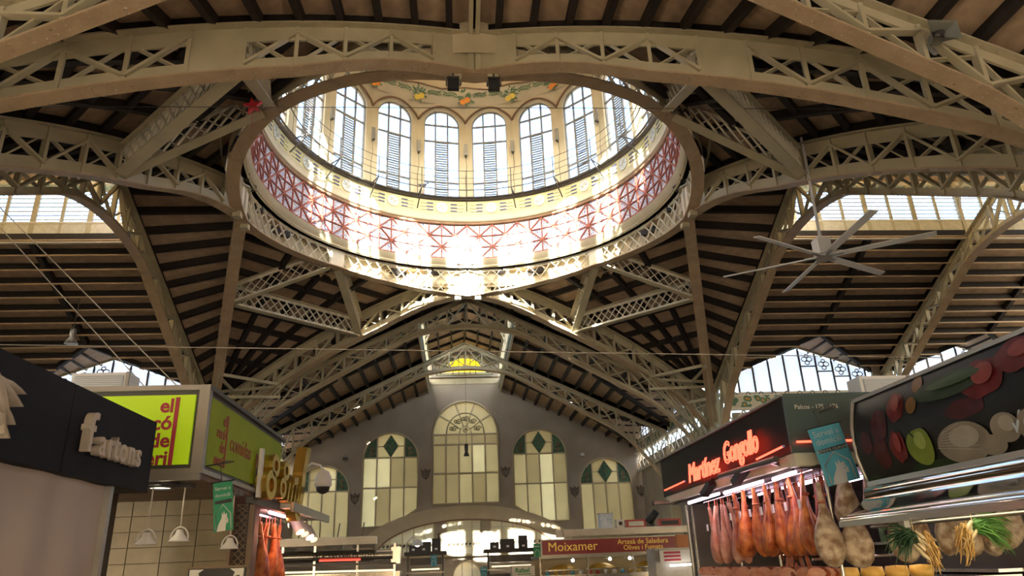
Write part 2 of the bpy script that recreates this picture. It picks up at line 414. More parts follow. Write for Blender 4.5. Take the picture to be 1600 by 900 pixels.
OCT = [(RR*math.sin(k*PI/4), D+RR*math.cos(k*PI/4)) for k in range(8)]
pos8 = ['back right', 'right back', 'right front', 'front right', 'front left', 'left front', 'left back', 'back left']
for k in range(8):
    a, b = OCT[k], OCT[(k+1) % 8]
    za, zb = (15.4, 16.05) if k % 2 == 0 else (16.05, 15.4)
    t = thing('ring_girder', (a[0], a[1], 15.5), f'white lattice girder under the dome ring, {pos8[k]} side of the octagon', 'girder', 'lattice girders of the dome ring')
    th0, Lr, NS = k*PI/4, RR*PI/4, 12
    def zc(f_): return za+(zb-za)*f_+.10*math.sin(PI*f_)
    def cp_(x_, y_, o_=0): return V(((RR+o_)*math.sin(th0+x_/RR), D+(RR+o_)*math.cos(th0+x_/RR), zc(x_/Lr)+y_))
    def strip(nm_, b0, b1, o0, o1, m_, top=False):
        v = []; f = []
        for i in range(NS+1):
            x_ = Lr*i/NS; zz = (17.0-zc(i/NS)) if top else 0
            for o_, b_ in ((o0, b0), (o1, b0), (o1, b1), (o0, b1)): v.append(cp_(x_, zz+b_, o_))
        for i in range(NS):
            for j in range(4): f.append((4*i+j, 4*i+(j+1) % 4, 4*i+4+(j+1) % 4, 4*i+4+j))
        mesh(nm_, v, f, m_, t)
    strip('bottom_flange', -.05, 0, -.25, .25, 'flange'); strip('bottom_chord', 0, .13, -.03, .03, 'white_iron'); strip('top_chord', -.13, 0, -.03, .03, 'white_iron', True); strip('top_flange', 0, .04, -.25, .25, 'cream', True)
    x0, kk = -1.8, 1.15
    while x0 < Lr+1.8:
        for s_ in (1, -1):
            xt = x0
            for _ in range(6): xt = x0+s_*(17.0-zc(min(1, max(0, xt/Lr))))/kk
            lo, hi = sorted((x0, xt)); lo, hi = max(lo, .42), min(hi, Lr-.42)
            if hi-lo > .12: bar('lattice_bar', cp_(lo, abs(lo-x0)*kk, .035*s_), cp_(hi, abs(hi-x0)*kk, .035*s_), .03, .085, 'white_iron', t, up=V((math.sin(th0+lo/RR), math.cos(th0+lo/RR), 0)))
        x0 += .62
    for x0, x1 in ((0, .42), (Lr-.42, Lr)):
        v = []
        for o_ in (-.05, .05): v += [cp_(x0, 0, o_), cp_(x1, 0, o_), cp_(x1, 17.0-zc(x1/Lr), o_), cp_(x0, 17.0-zc(x0/Lr), o_)]
        mesh('end_plate', v, [(0, 1, 2, 3), (7, 6, 5, 4), (0, 4, 5, 1), (1, 5, 6, 2), (3, 2, 6, 7), (0, 3, 7, 4)], 'white_iron', t)

JT = .414
for sx in (-1, 1):
    for sy in (1, -1):
        nA, eA = ('N' if sy > 0 else 'S'), ('W' if sx < 0 else 'E')
        def jp(arm, sg, z):
            u, s = leg_xy(arm, sg, JT); return ap(arm, u, s, z)
        zj = l_bot(JT)+.15
        pN, pE = jp(nA, sx, zj), jp(eA, sy, zj)
        pl = V((sx*RR/2**.5, D+sy*RR/2**.5, 16.0))
        w1 = ('far' if sy > 0 else 'near')+' '+('left' if sx < 0 else 'right')
        for p_, q_, nm_, lb in ((pl, pE, 'lattice_beam', 'short lattice beam from the dome ring out to the side arch'), (pl, pN, 'lattice_beam', 'short lattice beam from the dome ring along the hall'), (pE, pN, 'lattice_beam', 'long lattice beam tying two arch trusses')):
            q_ = V(q_)
            t = thing(nm_, p_, f'{lb}, {w1} corner', 'beam', 'lattice beams at the crossing corners')
            dd = (q_-p_); dd.z = 0; dd.normalize()
            lattice(t, V(p_)+dd*.3, q_-dd*.15, .98, .98, .46, .085, k=1.1)
        t = thing('scalloped_bracket', pl, f'small scalloped cream bracket under the dome ring, {w1} corner', 'bracket')
        dN, dE = (pN-pl), (pE-pl); dN.z = dE.z = 0; dN.normalize(); dE.normalize()
        A, Bp = pl+dN*1.3, pl+dE*1.3; v = []
        for i in range(13):
            f_ = i/12; p_ = A.lerp(Bp, f_); v.append(p_+V((0, 0, -.05))); v.append(p_+V((0, 0, -.38+.3*abs(math.sin(f_*3*PI)))))
        mesh('scallop', v, [(2*i, 2*i+2, 2*i+3, 2*i+1) for i in range(12)], 'flange', t)

# --- roofs
def panel_quad(q, th=.06):
    a, b, c, d = [V(x) for x in q]; n = V((0, 0, th))
    return [a, b, c, d, a+n, b+n, c+n, d+n], [(0, 1, 2, 3), (7, 6, 5, 4), (0, 4, 5, 1), (1, 5, 6, 2), (2, 6, 7, 3), (3, 7, 4, 0)]
def roof(name, A, Bf, svals, fr, parent=None, pw=.18, ph=.30, cut=None, edges=True, raf=True, pipe=0):
    """ruled roof: A(s)->P, Bf(s)->P; purlins at svals; rafters at fractions fr; cut(s)->(f0,f1) opening or None"""
    t = parent or struct(name, A(svals[0]))
    def spans(s):
        c = cut(s) if cut else None
        if c is None: return [(0, 1)]
        return [x for x in ((0, c[0]), (c[1], 1)) if x[1]-x[0] > .02]
    for s in svals:
        a, b = A(s), Bf(s)
        if (b-a).length < .35: continue
        for f0, f1 in spans(s):
            p, q = a.lerp(b, f0), a.lerp(b, f1)
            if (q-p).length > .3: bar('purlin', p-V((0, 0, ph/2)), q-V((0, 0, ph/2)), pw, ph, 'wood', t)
            if pipe and (q-p).length > .3: rod('pipe', p-V((0, pipe*.10, ph+.05)), q-V((0, pipe*.10, ph+.05)), .10, 'flange', t, 8)
    for s0, s1 in zip(svals, svals[1:]):
        c0, c1 = (cut(s0), cut(s1)) if cut else (None, None)
        if c1 is None and c0 is None: segs = [((x0, x1), (x0, x1)) for x0, x1 in zip(fr, fr[1:])]
        else:
            c0 = c0 or ((c1[0]+c1[1])/2,)*2; c1 = c1 or c0
            segs = [((0, c0[0]), (0, c1[0])), ((c0[1], 1), (c1[1], 1))]
        for (p0, p1), (q0, q1) in segs:
            qd = [A(s0).lerp(Bf(s0), p0), A(s0).lerp(Bf(s0), p1), A(s1).lerp(Bf(s1), q1), A(s1).lerp(Bf(s1), q0)]
            v, f = panel_quad(qd); mesh('board_panel', v, f, 'panel', t)
    if raf:
        for f_ in fr:
            ok = [s for s in svals if not (cut and cut(s) and cut(s)[0] < f_ < cut(s)[1])]
            if len(ok) < 2: continue
            pts = [A(q_).lerp(Bf(q_), f_) for q_ in ok]; d_ = pts[-1]-pts[0]
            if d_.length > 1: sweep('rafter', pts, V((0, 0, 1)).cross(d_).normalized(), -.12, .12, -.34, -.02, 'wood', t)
    return t
DP = {'N': (8.6, 14.7, 4.0, 15.2), 'W': (9.6, 12.6, 4.25, 12.7), 'E': (9.6, 12.6, 4.25, 12.7), 'S': (8.6, 14.7, 4.0, 15.2)}   # dormer: start, wall, half width, eave
def mk_cut(arm):
    DS, DE, DHW, _ = DP[arm]
    def dcut(s):
        if s <= DS: return None
        h = DHW*(s-DS)/(DE-DS)/BAY; h = min(h, .46); return (.5-h, .5+h)
    return dcut
side_w = {'N': {-1: 'left', 1: 'right'}, 'S': {-1: 'left', 1: 'right'}, 'W': {-1: 'near', 1: 'far'}, 'E': {-1: 'near', 1: 'far'}}
full = {'N': 'north', 'S': 'south', 'W': 'west', 'E': 'east'}
NB = {'N': 2, 'W': 2, 'E': 2, 'S': 3}
for arm in 'NSWE':
    for b in range(NB[arm]):
        u0_, u1_ = CC+b*BAY, CC+(b+1)*BAY
        for sg in (-1, 1):
            if arm in 'WE' and sg < 0 or arm == 'S' and b > 0:
                A = [ap(arm, u0_, sg*3.1, zr(3.1)), ap(arm, u1_, sg*3.1, zr(3.1)), ap(arm, u1_, sg*15.2, zr(15.2)), ap(arm, u0_, sg*15.2, zr(15.2))]
                v, f = panel_quad(A); tag(mesh(f'ceiling_{full[arm]}_{side_w[arm][sg]}', v, f, 'panel'), kind='structure'); continue
            DS, DE, DHW, EV = DP[arm]; SV = [3.1+i*(EV-3.1)/12 for i in range(13)]
            cut = mk_cut(arm) if arm != 'S' else None
            rf = roof(f'ceiling_{full[arm]}_{side_w[arm][sg]}', lambda s: ap(arm, u0_, sg*s, zr(s)), lambda s: ap(arm, u1_, sg*s, zr(s)), SV, [0, .5, 1], cut=cut, pipe=1 if arm in 'WE' else 0)
            if cut:                                  # dormer: two roof planes meeting on a level ridge, window under them
                zt = zr(DS); um = (u0_+u1_)/2
                for e in (-1, 1):
                    R0, R1 = ap(arm, um, sg*DS, zt), ap(arm, um, sg*(DE+.3), zt)
                    E1 = ap(arm, um+e*DHW, sg*DE, zr(DE)); E2 = ap(arm, um+e*(DHW+.3), sg*(DE+.3), zr(DE+.3))
                    v, f = panel_quad([R0, R1, E2, E1]); mesh('dormer_roof', v, f, 'panel', rf)
                    bar('dormer_rafter', R0-V((0, 0, .12)), E1-V((0, 0, .12)), .2, .26, 'wood', rf)
                    for q in range(1, 6):
                        f_ = q/6; bar('dormer_board', R0.lerp(E1, f_)-V((0, 0, .06)), R1.lerp(E2, f_)-V((0, 0, .06)), .09, .12, 'wood', rf)
    # monitor (lantern) along the ridge
    u0_, u1_ = CC+.05, CC+NB[arm]*BAY
    mo = struct(f'ceiling_lantern_{full[arm]}', ap(arm, u0_, 0, 18))
    for sg in (-1, 1):
        A = lambda s: ap(arm, u0_, sg*s, 20.15-.37*s); Bq = lambda s: ap(arm, u1_, sg*s, 20.15-.37*s)
        nb = NB[arm]*4
        if arm in 'NS' :
            for q in range(nb+1):
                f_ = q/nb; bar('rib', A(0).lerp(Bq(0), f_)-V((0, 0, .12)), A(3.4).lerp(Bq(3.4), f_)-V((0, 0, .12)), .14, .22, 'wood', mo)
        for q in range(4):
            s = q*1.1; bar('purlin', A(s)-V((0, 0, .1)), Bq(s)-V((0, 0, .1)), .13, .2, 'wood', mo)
            if q < 3:
                for j in range(NB[arm]*2):
                    f0, f1 = j/(NB[arm]*2), (j+1)/(NB[arm]*2)
                    v, f = panel_quad([A(s).lerp(Bq(s), f0), A(s).lerp(Bq(s), f1), A(s+1.15).lerp(Bq(s+1.15), f1), A(s+1.15).lerp(Bq(s+1.15), f0)]); mesh('board_panel', v, f, 'panel', mo)
    if arm != 'S':
        p = [ap(arm, u0_, -3.3, 15.6), ap(arm, u0_, 3.3, 15.6), ap(arm, u0_, 3.3, 18.9), ap(arm, u0_, 0, 20.1), ap(arm, u0_, -3.3, 18.9)]
    # glazed side walls
    for sg in (-1, 1):
        wn_ = struct(f'window_lantern_{full[arm]}_{side_w[arm][sg]}', ap(arm, u0_, sg*3.1, 16))
        a, c = ARM[arm]; L = u1_-u0_
        def wp(u, z, o=0): return ap(arm, u0_+u, sg*(3.1+o), z)
        bar('sill', wp(0, 15.95), wp(L, 15.95), .16, .35, 'white_iron', wn_)
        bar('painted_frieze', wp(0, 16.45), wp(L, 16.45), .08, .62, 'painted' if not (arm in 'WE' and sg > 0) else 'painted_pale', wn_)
        bar('rail', wp(0, 16.78), wp(L, 16.78), .14, .10, 'white_iron', wn_)
        bar('head', wp(0, 18.85), wp(L, 18.85), .16, .2, 'white_iron', wn_)
        bar('top_frieze', wp(0, 18.55), wp(L, 18.55), .04, .36, 'ornament_green', wn_)
        nbay = int(round(L/1.24))
        for q in range(nbay+1):
            u = L*q/nbay; bar('mullion', wp(u, 16.1), wp(u, 18.8), .09, .14 if q % 2 else .24, 'cream', wn_, up=a)
            if q < nbay:
                bar('pane', wp(u+.05, 17.6, .05), wp(u+L/nbay-.05, 17.6, .05), .012, 1.6, 'pane' if not (arm in 'WE' and sg < 0) else 'frosted_clear', wn_)
                if arm in 'WE' and sg > 0:
                    for z_ in range(7):
                        bar('louvre', wp(u+.06, 16.95+z_*.215), wp(u+L/nbay-.06, 16.95+z_*.215), .09, .02, 'white_iron', wn_)

# wedges between legs and first frame (purlins run along the arm)
for arm in 'NSWE':
    for sg in (-1, 1):
        def A(s):
            t = min(s/CC, 1); u, _ = leg_xy(arm, sg, t); return ap(arm, u, sg*s, l_top(t)+.40)
        sv = [0.02]+[.75+i*(13.95-.75)/13 for i in range(14)]
        roof(f'ceiling_crossing_{full[arm]}_{side_w[arm][sg]}', A, lambda s: ap(arm, CC, sg*s, zr(s)), sv, [0, 1], ph=.32, pw=.2)
# corner sectors
def clip_oct(arm, sg, s):
    return None
for sx in (-1, 1):
    for sy in (1, -1):
        nA, eA = ('N' if sy > 0 else 'S'), ('W' if sx < 0 else 'E')
        def A(t):
            u, s = leg_xy(nA, sx, t); return ap(nA, u, s, l_top(t)+.40)
        def Bq(t):
            u, s = leg_xy(eA, sy, t); return ap(eA, u, s, l_top(t)+.40)
        def cut(t):
            dm = (RR+(2*CC-RR)*t)/2**.5      # distance of this line from the centre
            ro = RR*1.0
            if dm >= ro: return None
            half = math.hypot((A(t)-Bq(t)).x, (A(t)-Bq(t)).y)/2
            h = min(math.sqrt(ro*ro-dm*dm)/(2*half), .495); return (.5-h, .5+h)
        tv_ = [-.04, .02, .09, .16, .23]+[.23+.72*i/9 for i in range(1, 10)]
        roof(f'ceiling_corner_{"north" if sy>0 else "south"}_{"west" if sx<0 else "east"}', A, Bq, tv_, [0, .27, .5, .73, 1], cut=cut, ph=.30, pw=.2)

mat('grey_frame', (.20, .185, .155), (.26, .24, .20), .5, scale=3)
# --- dome: ring cornice, tile band, frieze, drum, vault
cen = (0, D)
dr = struct('wall_drum', (0, D, 16))
sv_, sf_ = [], []
for i in range(96):
    a_ = 2*PI*i/96; ro_ = 9.62+.85*math.sin(2*a_)**2
    for r_, z_ in ((9.15, 17.05), (ro_, 17.02), (ro_, 16.2)): sv_.append((r_*math.sin(a_), D+r_*math.cos(a_), z_))
for i in range(96):
    j = (i+1) % 96
    for q in range(2): sf_.append((i*3+q, j*3+q, j*3+q+1, i*3+q+1))
mesh('soffit', sv_, sf_, 'plaster', dr, True)
lathe('drum_roof', [(9.1, 21.1), (10.2, 20.4), (10.75, 18.9), (10.9, 18.2)], 'plaster', dr, 80, cen)
lathe('backing', [(9.80, 16.05), (9.80, 17.3)], 'stone_warm', dr, 80, cen)
lathe('cornice', [(9.62, 17.0), (9.2, 17.0), (9.2, 17.1), (9.32, 17.14), (9.3, 17.24), (9.12, 17.28), (9.12, 17.40), (9.02, 17.44), (9.02, 17.5), (9.12, 17.5)], 'plaster', dr, 100, cen)
lathe('tile_bed', [(9.16, 17.4), (9.16, 19.65)], 'terracotta', dr, 100, cen)
lathe('brown_rail', [(9.14, 19.52), (8.95, 19.52), (8.93, 19.6), (8.97, 19.68), (9.1, 19.7)], 'brown_trim', dr, 100, cen)
lathe('ledge', [(9.1, 19.68), (8.9, 19.70), (8.9, 19.8), (8.98, 20.12), (8.95, 20.16), (8.95, 20.2)], 'plaster', dr, 100, cen)
lathe('frieze', [(8.95, 20.18), (8.95, 21.0)], 'frieze', dr, 100, cen)
lathe('sill', [(8.95, 20.98), (8.74, 21.0), (8.74, 21.1), (9.2, 21.12)], 'dark_metal', dr, 100, cen)
NT = 80; zt0, zt1 = 17.5, 19.52; zq = [zt0+(zt1-zt0)*i/3 for i in range(4)]
tb = thing('tile_band', (0, D, zt0), 'ring of red terracotta strips and white and blue tiles inside the dome', 'tile band')
def rp(a, r, z): return V((r*math.sin(a), D+r*math.cos(a), z))
rest_v, rest_f = [], []
rr_v, rr_f = [], []
def addbox(vl, fl, p, q, w, h, up):
    w_ = frame_m(p, q, w, h, up); b = len(vl)
    vl += [w_ @ V((x, y, z)) for x in (-.5, .5) for y in (-.5, .5) for z in (-.5, .5)]
    fl += [tuple(b+i for i in f) for f in ((0, 1, 3, 2), (4, 6, 7, 5), (0, 4, 5, 1), (2, 3, 7, 6), (0, 2, 6, 4), (1, 5, 7, 3))]
for i in range(NT):
    a0, a1 = 2*PI*i/NT, 2*PI*(i+1)/NT; am = (a0+a1)/2; front = math.cos(am) > .3
    for j, (z0, z1) in enumerate(zip(zq, zq[1:])):
        n_ = -V((math.sin(am), math.cos(am), 0))
        q = [rp(a0, 9.08, z0), rp(a1, 9.08, z0), rp(a1, 9.08, z1), rp(a0, 9.08, z1)]
        flip = (i+j) % 2
        tri = [(q[0], q[1], q[2]), (q[0], q[2], q[3])] if flip else [(q[0], q[1], q[3]), (q[1], q[2], q[3])]
        diag = (q[0], q[2]) if flip else (q[1], q[3])
        for tr in tri:
            c_ = (tr[0]+tr[1]+tr[2])/3; v = [c_.lerp(x, .9) for x in tr]; v += [x-n_*.06 for x in v]
            f = [(0, 1, 2), (5, 4, 3), (0, 3, 4, 1), (1, 4, 5, 2), (2, 5, 3, 0)]
            if front: mesh('tile', v, f, 'tile', tb)
            else:
                b = len(rest_v); rest_v += v; rest_f += [tuple(b+k for k in ff) for ff in f]
        for p_, q_, w_ in ((diag[0], diag[1], .065), (q[0], q[3], .045), (q[0], q[1], .05)):
            if front: bar('terracotta_strip', p_+n_*.03, q_+n_*.03, .08, w_, 'terracotta', tb, up=(-n_).cross((q_-p_).normalized()))
            else: addbox(rr_v, rr_f, p_+n_*.03, q_+n_*.03, .08, w_, (-n_).cross((q_-p_).normalized()))
tag(mesh('tile', rest_v, rest_f, 'tile', tb), kind='stuff'); tag(mesh('terracotta_strip', rr_v, rr_f, 'terracotta', tb), kind='stuff')

NW_ = 20; AP = 8.93
ORD = ['first', 'second', 'third', 'fourth', 'fifth', 'sixth', 'seventh', 'eighth', 'ninth', 'tenth', 'eleventh', 'twelfth']
def whichp(k):
    k = k % NW_
    return 'on the back centre line' if k == 0 else (f'{ORD[k-1]} right of the back centre' if k < 10 else f'{ORD[NW_-k-1]} left of the back centre')
def whichw(k):
    k = k % NW_
    return f'{ORD[k]} right of the back centre' if k < 10 else f'{ORD[NW_-1-k]} left of the back centre'
arch_out = None
hw = AP*math.tan(PI/NW_)
WZ0, WZS, WZT, WHW = 21.15, 26.0, 27.0, 1.02
hole = [(-WHW, WZ0), (WHW, WZ0)]+archpts(-WHW, WHW, WZS, WZT)
bay_me = plate_mesh([[(-hw, 21.0), (hw, 21.0), (hw, 27.9), (-hw, 27.9)], hole], .35, 'plaster')
# dome vault
prof = [(9.1*math.cos(b)**.9 if b < 1.5 else .9, 27.6+6.6*math.sin(b)) for b in [i*1.5/14 for i in range(15)]]
rp_ = lambda a, r, z: V((r*math.sin(a), D+r*math.cos(a), z))
cd = struct('ceiling_dome', (0, D, 28))
tube('band_moulding', [rp_(2*PI*i/80, 8.68, 28.52+.10*math.cos(20*2*PI*i/80)) for i in range(80)], .09, 'brown_trim', cd, 5, closed=True)
lathe('vault', prof, 'plaster_dome', cd, 60, cen)
lathe('garland_band', [(8.85, 27.40), (8.82, 27.7), (8.78, 28.1), (8.70, 28.5), (8.86, 28.52)], 'plaster', cd, 80, cen)
for k in range(NW_):
    th = (k+.5)*2*PI/NW_; ca, sa = math.cos(th), math.sin(th)
    tx = V((ca, -sa, 0)); nn = V((-sa, -ca, 0)); o = V((sa*(AP+.1), D+ca*(AP+.1), 0))
    w = axes(o, tx, (0, 0, 1), nn); inst('bay', bay_me, w, dr)
    vis = ca > -.35
    # lunette moulding, meeting in points over the pillars
    pts = []
    for i in range(17):
        f_ = -1+2*i/16; x = f_*hw; z = 26.2+1.02*math.cos(f_*PI/2)**.75
        pts.append(o+tx*x+nn*(.24)+V((0, 0, z)))
    tube('lunette_moulding', pts, .12, 'brown_trim', dr, 5)
    wi = struct(f'window_{k+1}', o+V((0, 0, WZ0)))
    P = lambda x, z, d=0: o+tx*x+nn*d+V((0, 0, z))
    cols = [-WHW, -.36, .36, WHW]
    for x in cols: bar('mullion', P(x, WZ0), P(x, 26.0 if abs(x) > 1 else 26.93), .09, .10, 'grey_frame', wi, up=nn)
    rows = [WZ0+.04, 22.2, 24.9, 26.0]
    for z in rows: bar('transom', P(-WHW, z), P(WHW, z), .09, .09, 'grey_frame', wi)
    tube('arch_frame', [P(x, z) for x, z in archpts(-WHW, WHW, WZS, WZT)], .11, 'grey_frame', wi, 5)
    if vis:
        for ci in range(3):
            for ri in range(3):
                bar('pane', P(cols[ci]+.03, (rows[ri]+rows[ri+1])/2), P(cols[ci+1]-.03, (rows[ri]+rows[ri+1])/2), .012, rows[ri+1]-rows[ri]-.06, 'pane', wi)
        for ci in range(3):
            x0, x1 = cols[ci], cols[ci+1]
            tp = [(x, WZS+(WZT-WZS)*math.sqrt(max(0, 1-(x/WHW)**2))) for x in (x1, (x0+x1)/2, x0)]
            plate('pane', [[(x0, WZS), (x1, WZS)]+tp], .012, 'pane', axes(o, tx, (0, 0, 1), nn), wi)
        for z_ in range(24):
            z = 21.3+z_*.155
            bar('louvre', P(-.33, z, -.05), P(.33, z, -.05), .10, .03, 'grey_frame', wi)
    else:
        plate('pane', [[(x, z) for x, z in hole]], .012, 'pane', axes(o, tx, (0, 0, 1), nn), wi)
    # gallery bracket, post and wall lamp at the pillar between windows
    pa = k*2*PI/NW_
    if math.cos(pa) > -.35:
        g = thing('gallery_bracket', rp(pa, 8.9, 20.4), 'dark iron gallery bracket and post, '+whichp(k), 'bracket', 'gallery brackets round the drum')
        bar('strut', rp(pa, 8.93, 20.35), rp(pa, 8.0, 21.2), .05, .06, 'dark_metal', g)
        bar('arm', rp(pa, 8.93, 21.05), rp(pa, 8.0, 21.2), .05, .06, 'dark_metal', g)
        bar('post', rp(pa, 8.0, 21.15), rp(pa, 8.0, 22.45), .05, .05, 'dark_metal', g)
    if math.cos(pa) > -.2:
        lp = thing('wall_lamp', rp(pa, 8.7, 24), 'narrow grey lamp on a drum pillar, '+whichp(k), 'lamp', 'lamps on the drum pillars')
        bar('housing', rp(pa, 8.74, 23.9), rp(pa, 8.74, 24.65), .1, .2, 'grey_metal', lp, up=(math.cos(pa), -math.sin(pa), 0))
        bar('arm', rp(pa, 8.62, 23.85), rp(pa, 8.85, 23.85), .1, .06, 'dark_metal', lp)
        tube('cable', [rp(pa, 8.86, 23.9), rp(pa+.006, 8.86, 23.2), rp(pa-.004, 8.86, 22.4), rp(pa, 8.86, 21.2)], .025, 'dark_metal', lp, 4)
    # roundel and stripes on the frieze, one under each window
    if vis:
        ro = thing('roundel', rp(th, 8.9, 20.6), 'round blue and white tile roundel, '+whichw(k), 'roundel', 'roundels of the drum frieze')
        w2 = axes(rp(th, 8.93, 20.56), tx, (0, 0, 1), nn)
        circ = lambda r, n_=20: [(r*math.cos(2*PI*i/n_), r*math.sin(2*PI*i/n_)) for i in range(n_)]
        plate('ring', [circ(.37), circ(.30)], .06, 'plaster', w2, ro); plate('disc', [circ(.30)], .03, 'pale_blue', w2, ro)
        for i in range(8):
            a_ = i*PI/4; bar('ray', w2 @ V((.05*math.cos(a_), .05*math.sin(a_), .025)), w2 @ V((.25*math.cos(a_), .25*math.sin(a_), .025)), .05, .02, 'plaster', ro)
        for sg in (-1, 1):
            for z_ in (20.36, 20.56, 20.78):
                b_ = th+sg*.055; e_ = th+sg*(.135 if z_ != 20.56 else .14)
                bar('painted_stripe', rp(b_, 8.94, z_-.05), rp(e_, 8.94, z_-.05), .02, .022, 'sepia', ro)
                bar('painted_stripe', rp(b_, 8.94, z_), rp((b_+e_)/2, 8.94, z_), .02, .06, 'ink_blue', ro)
rw = thing('gallery_railing', (0, D, 21.2), 'thin wire railing rings of the gallery round the dome drum', 'railing')
for z, d in ((21.2, .06), (21.6, .028), (21.95, .028), (22.42, .035)):
    tube('wire', [rp(2*PI*i/60, 8.0, z) for i in range(60)], d, 'dark_metal', rw, 5, closed=True)
lathe('walkway_edge', [(8.70, 21.06), (8.62, 21.06), (8.62, 21.13), (8.70, 21.13)], 'dark_metal', rw, 80, cen)

# painted garlands over the pillars
def garland(k):
    th = k*2*PI/NW_
    g = thing('painted_garland', rp(th, 8.7, 28.3), 'painted garland with %s, %s' % ('oranges' if k % 2 == 0 else 'lemons', whichp(k)), 'garland', 'painted fruit garlands with ' + ('oranges' if k % 2 == 0 else 'lemons'))
    def srf(x, z): return rp(th+x/8.75, 8.78-.14*max(0, z-27.6)**1.5*.5-.03, z)
    rnd = random.Random(k); v = []; f = []
    def leaf(x, z, a, L):
        b = len(v); c, s = math.cos(a), math.sin(a)
        for px, py in ((0, 0), (.35, .17), (.7, .14), (1, 0), (.7, -.14), (.35, -.17)):
            v.append(srf(x+L*(px*c-py*s), z+L*(px*s+py*c)))
        f.append(tuple(range(b, b+6)))
    for i in range(34): 
        a = rnd.uniform(0, 2*PI); r = rnd.uniform(0, .38); leaf(r*math.cos(a), 27.92+r*math.sin(a)*1.2, a+rnd.uniform(-.6, .6), rnd.uniform(.20, .32))
    for sg in (-1, 1):
        for i in range(6):
            x = sg*(.48+i*.135); z = 28.06+.05*math.sin(i*1.2)+.02*i
            for e in (-1, 1): leaf(x, z, (0 if sg > 0 else PI)+e*.75, .24)
    mesh('leaves', v, f, 'leaf_paint', g)
    mt = 'orange_paint' if k % 2 == 0 else 'lemon_paint'
    for x, z in ((-.13, 27.60), (.13, 27.74)):
        mesh('fruit', [srf(x+.18*math.cos(2*PI*i/14), z+.20*math.sin(2*PI*i/14))-V((math.sin(th), math.cos(th), 0))*.03 for i in range(14)], [tuple(range(14))], mt, g)
for k in list(range(0, 6))+list(range(15, 20)): garland(k)
# --- far gable wall with its windows
GY = 62.0
gw = axes((0, GY, 0), (1, 0, 0), (0, 0, 1), (0, -1, 0))
outer = [(-15.4, 0), (15.4, 0), (15.4, zr(15.4)+.1), (3.1, zr(3.1)+.1), (3.1, 18.9), (0, 20.2), (-3.1, 18.9), (-3.1, zr(3.1)+.1), (-15.4, zr(15.4)+.1)]
def mir(lp): return [(-x, z) for x, z in lp][::-1]
c_win = [(-2.78, 6.45), (2.78, 6.45)]+archpts(-2.78, 2.78, 12.1, 15.0)
s_win = [(4.0, 6.15), (6.1, 4.85), (8.55, 4.85)]+archpts(4.0, 8.55, 10.35, 12.4)
o_win = [(9.6, 3.5), (14.0, 3.5)]+archpts(9.6, 14.0, 7.75, 9.8)
arch = [(-7.3, 2.5), (7.3, 2.5)]+archpts(-7.3, 7.3, 2.5, 5.2)[1:-1]
door = [(-1.15, .05), (1.15, .05)]+archpts(-1.15, 1.15, .8, 2.0)
fan = [(-2.5, 17.3), (2.5, 17.3)]+archpts(-2.5, 2.5, 17.45, 19.2)[1:-1]
gwall = struct('wall_north', (0, GY, 0))
plate('masonry', [outer, c_win, s_win, mir(s_win), o_win, mir(o_win), arch, door, fan], .5, 'stone', gw, gwall)
def onw(x, z, d): return V((x, GY-d, z))
def loop_tube(name, lp, d, m, parent, off=.28): return tube(name, [onw(x, z, off) for x, z in lp], d, m, parent, 5, closed=True)
def top_of(lp, x):
    """upper boundary of a closed outline at x"""
    best = -1e9
    for (x0, z0), (x1, z1) in zip(lp, lp[1:]+lp[:1]):
        if min(x0, x1)-1e-6 <= x <= max(x0, x1)+1e-6 and abs(x1-x0) > 1e-6: best = max(best, z0+(z1-z0)*(x-x0)/(x1-x0))
    return best
def bot_of(lp, x):
    best = 1e9
    for (x0, z0), (x1, z1) in zip(lp, lp[1:]+lp[:1]):
        if min(x0, x1)-1e-6 <= x <= max(x0, x1)+1e-6 and abs(x1-x0) > 1e-6: best = min(best, z0+(z1-z0)*(x-x0)/(x1-x0))
    return best
gwm = axes((0, GY-.12, 0), (1, 0, 0), (0, 0, 1), (0, -1, 0))
def pane_cell(wi, lp, x0, x1, z0, z1, m, g=.01):
    """one glass pane: cell clipped to the outline"""
    x0 += g; x1 -= g; n = 6; up = []; dn = []
    for i in range(n+1):
        x = x0+(x1-x0)*i/n; t = min(z1-g, top_of(lp, x)+.04); b = max(z0+g, bot_of(lp, x)-.04)
        if t > b+.03: up.append((x, t)); dn.append((x, b))
    if m == 'frosted': m = RP.choice(['frosted', 'frosted', 'frosted', 'frosted_darker', 'frosted_darker', 'frosted_pale'])
    if len(up) > 1: plate('pane', [dn+up[::-1]], .03, m, gwm, wi)
RP = random.Random(11)
def scroll(wi, cx, cz, r, m='ornament', turns=1.6):
    pts = [onw(cx+r*(1-i/22)*math.cos(2*PI*turns*i/20), cz+r*(1-i/22)*math.sin(2*PI*turns*i/20), .2) for i in range(20)]
    tube('scroll', pts, .07, m, wi, 4)
# central window
w1 = struct('window_21', (0, GY, 6.4)); loop_tube('frame', c_win, .2, 'stone_warm', w1)
xs = [-2.78, -1.67, -.56, .56, 1.67, 2.78]; zs = [6.45, 8.9, 11.3, 12.15]
for x in xs[1:-1]: bar('mullion', onw(x, 6.45, .15), onw(x, 12.15, .15), .12, .12, 'stone_warm', w1)
for z in zs[1:]: bar('transom', onw(-2.78, z, .15), onw(2.78, z, .15), .14, .14, 'stone_warm', w1)
for i in range(5):
    for j in range(3): pane_cell(w1, c_win, xs[i], xs[i+1], zs[j], zs[j+1], 'frosted')
inner = archpts(-1.62, 1.62, 12.2, 14.0, 18); tube('inner_arch', [onw(x, z, .15) for x, z in inner], .13, 'stone_warm', w1, 5)
core = archpts(-.5, .5, 12.2, 12.85, 10); tube('core_arch', [onw(x, z, .15) for x, z in core], .09, 'stone_warm', w1, 5)
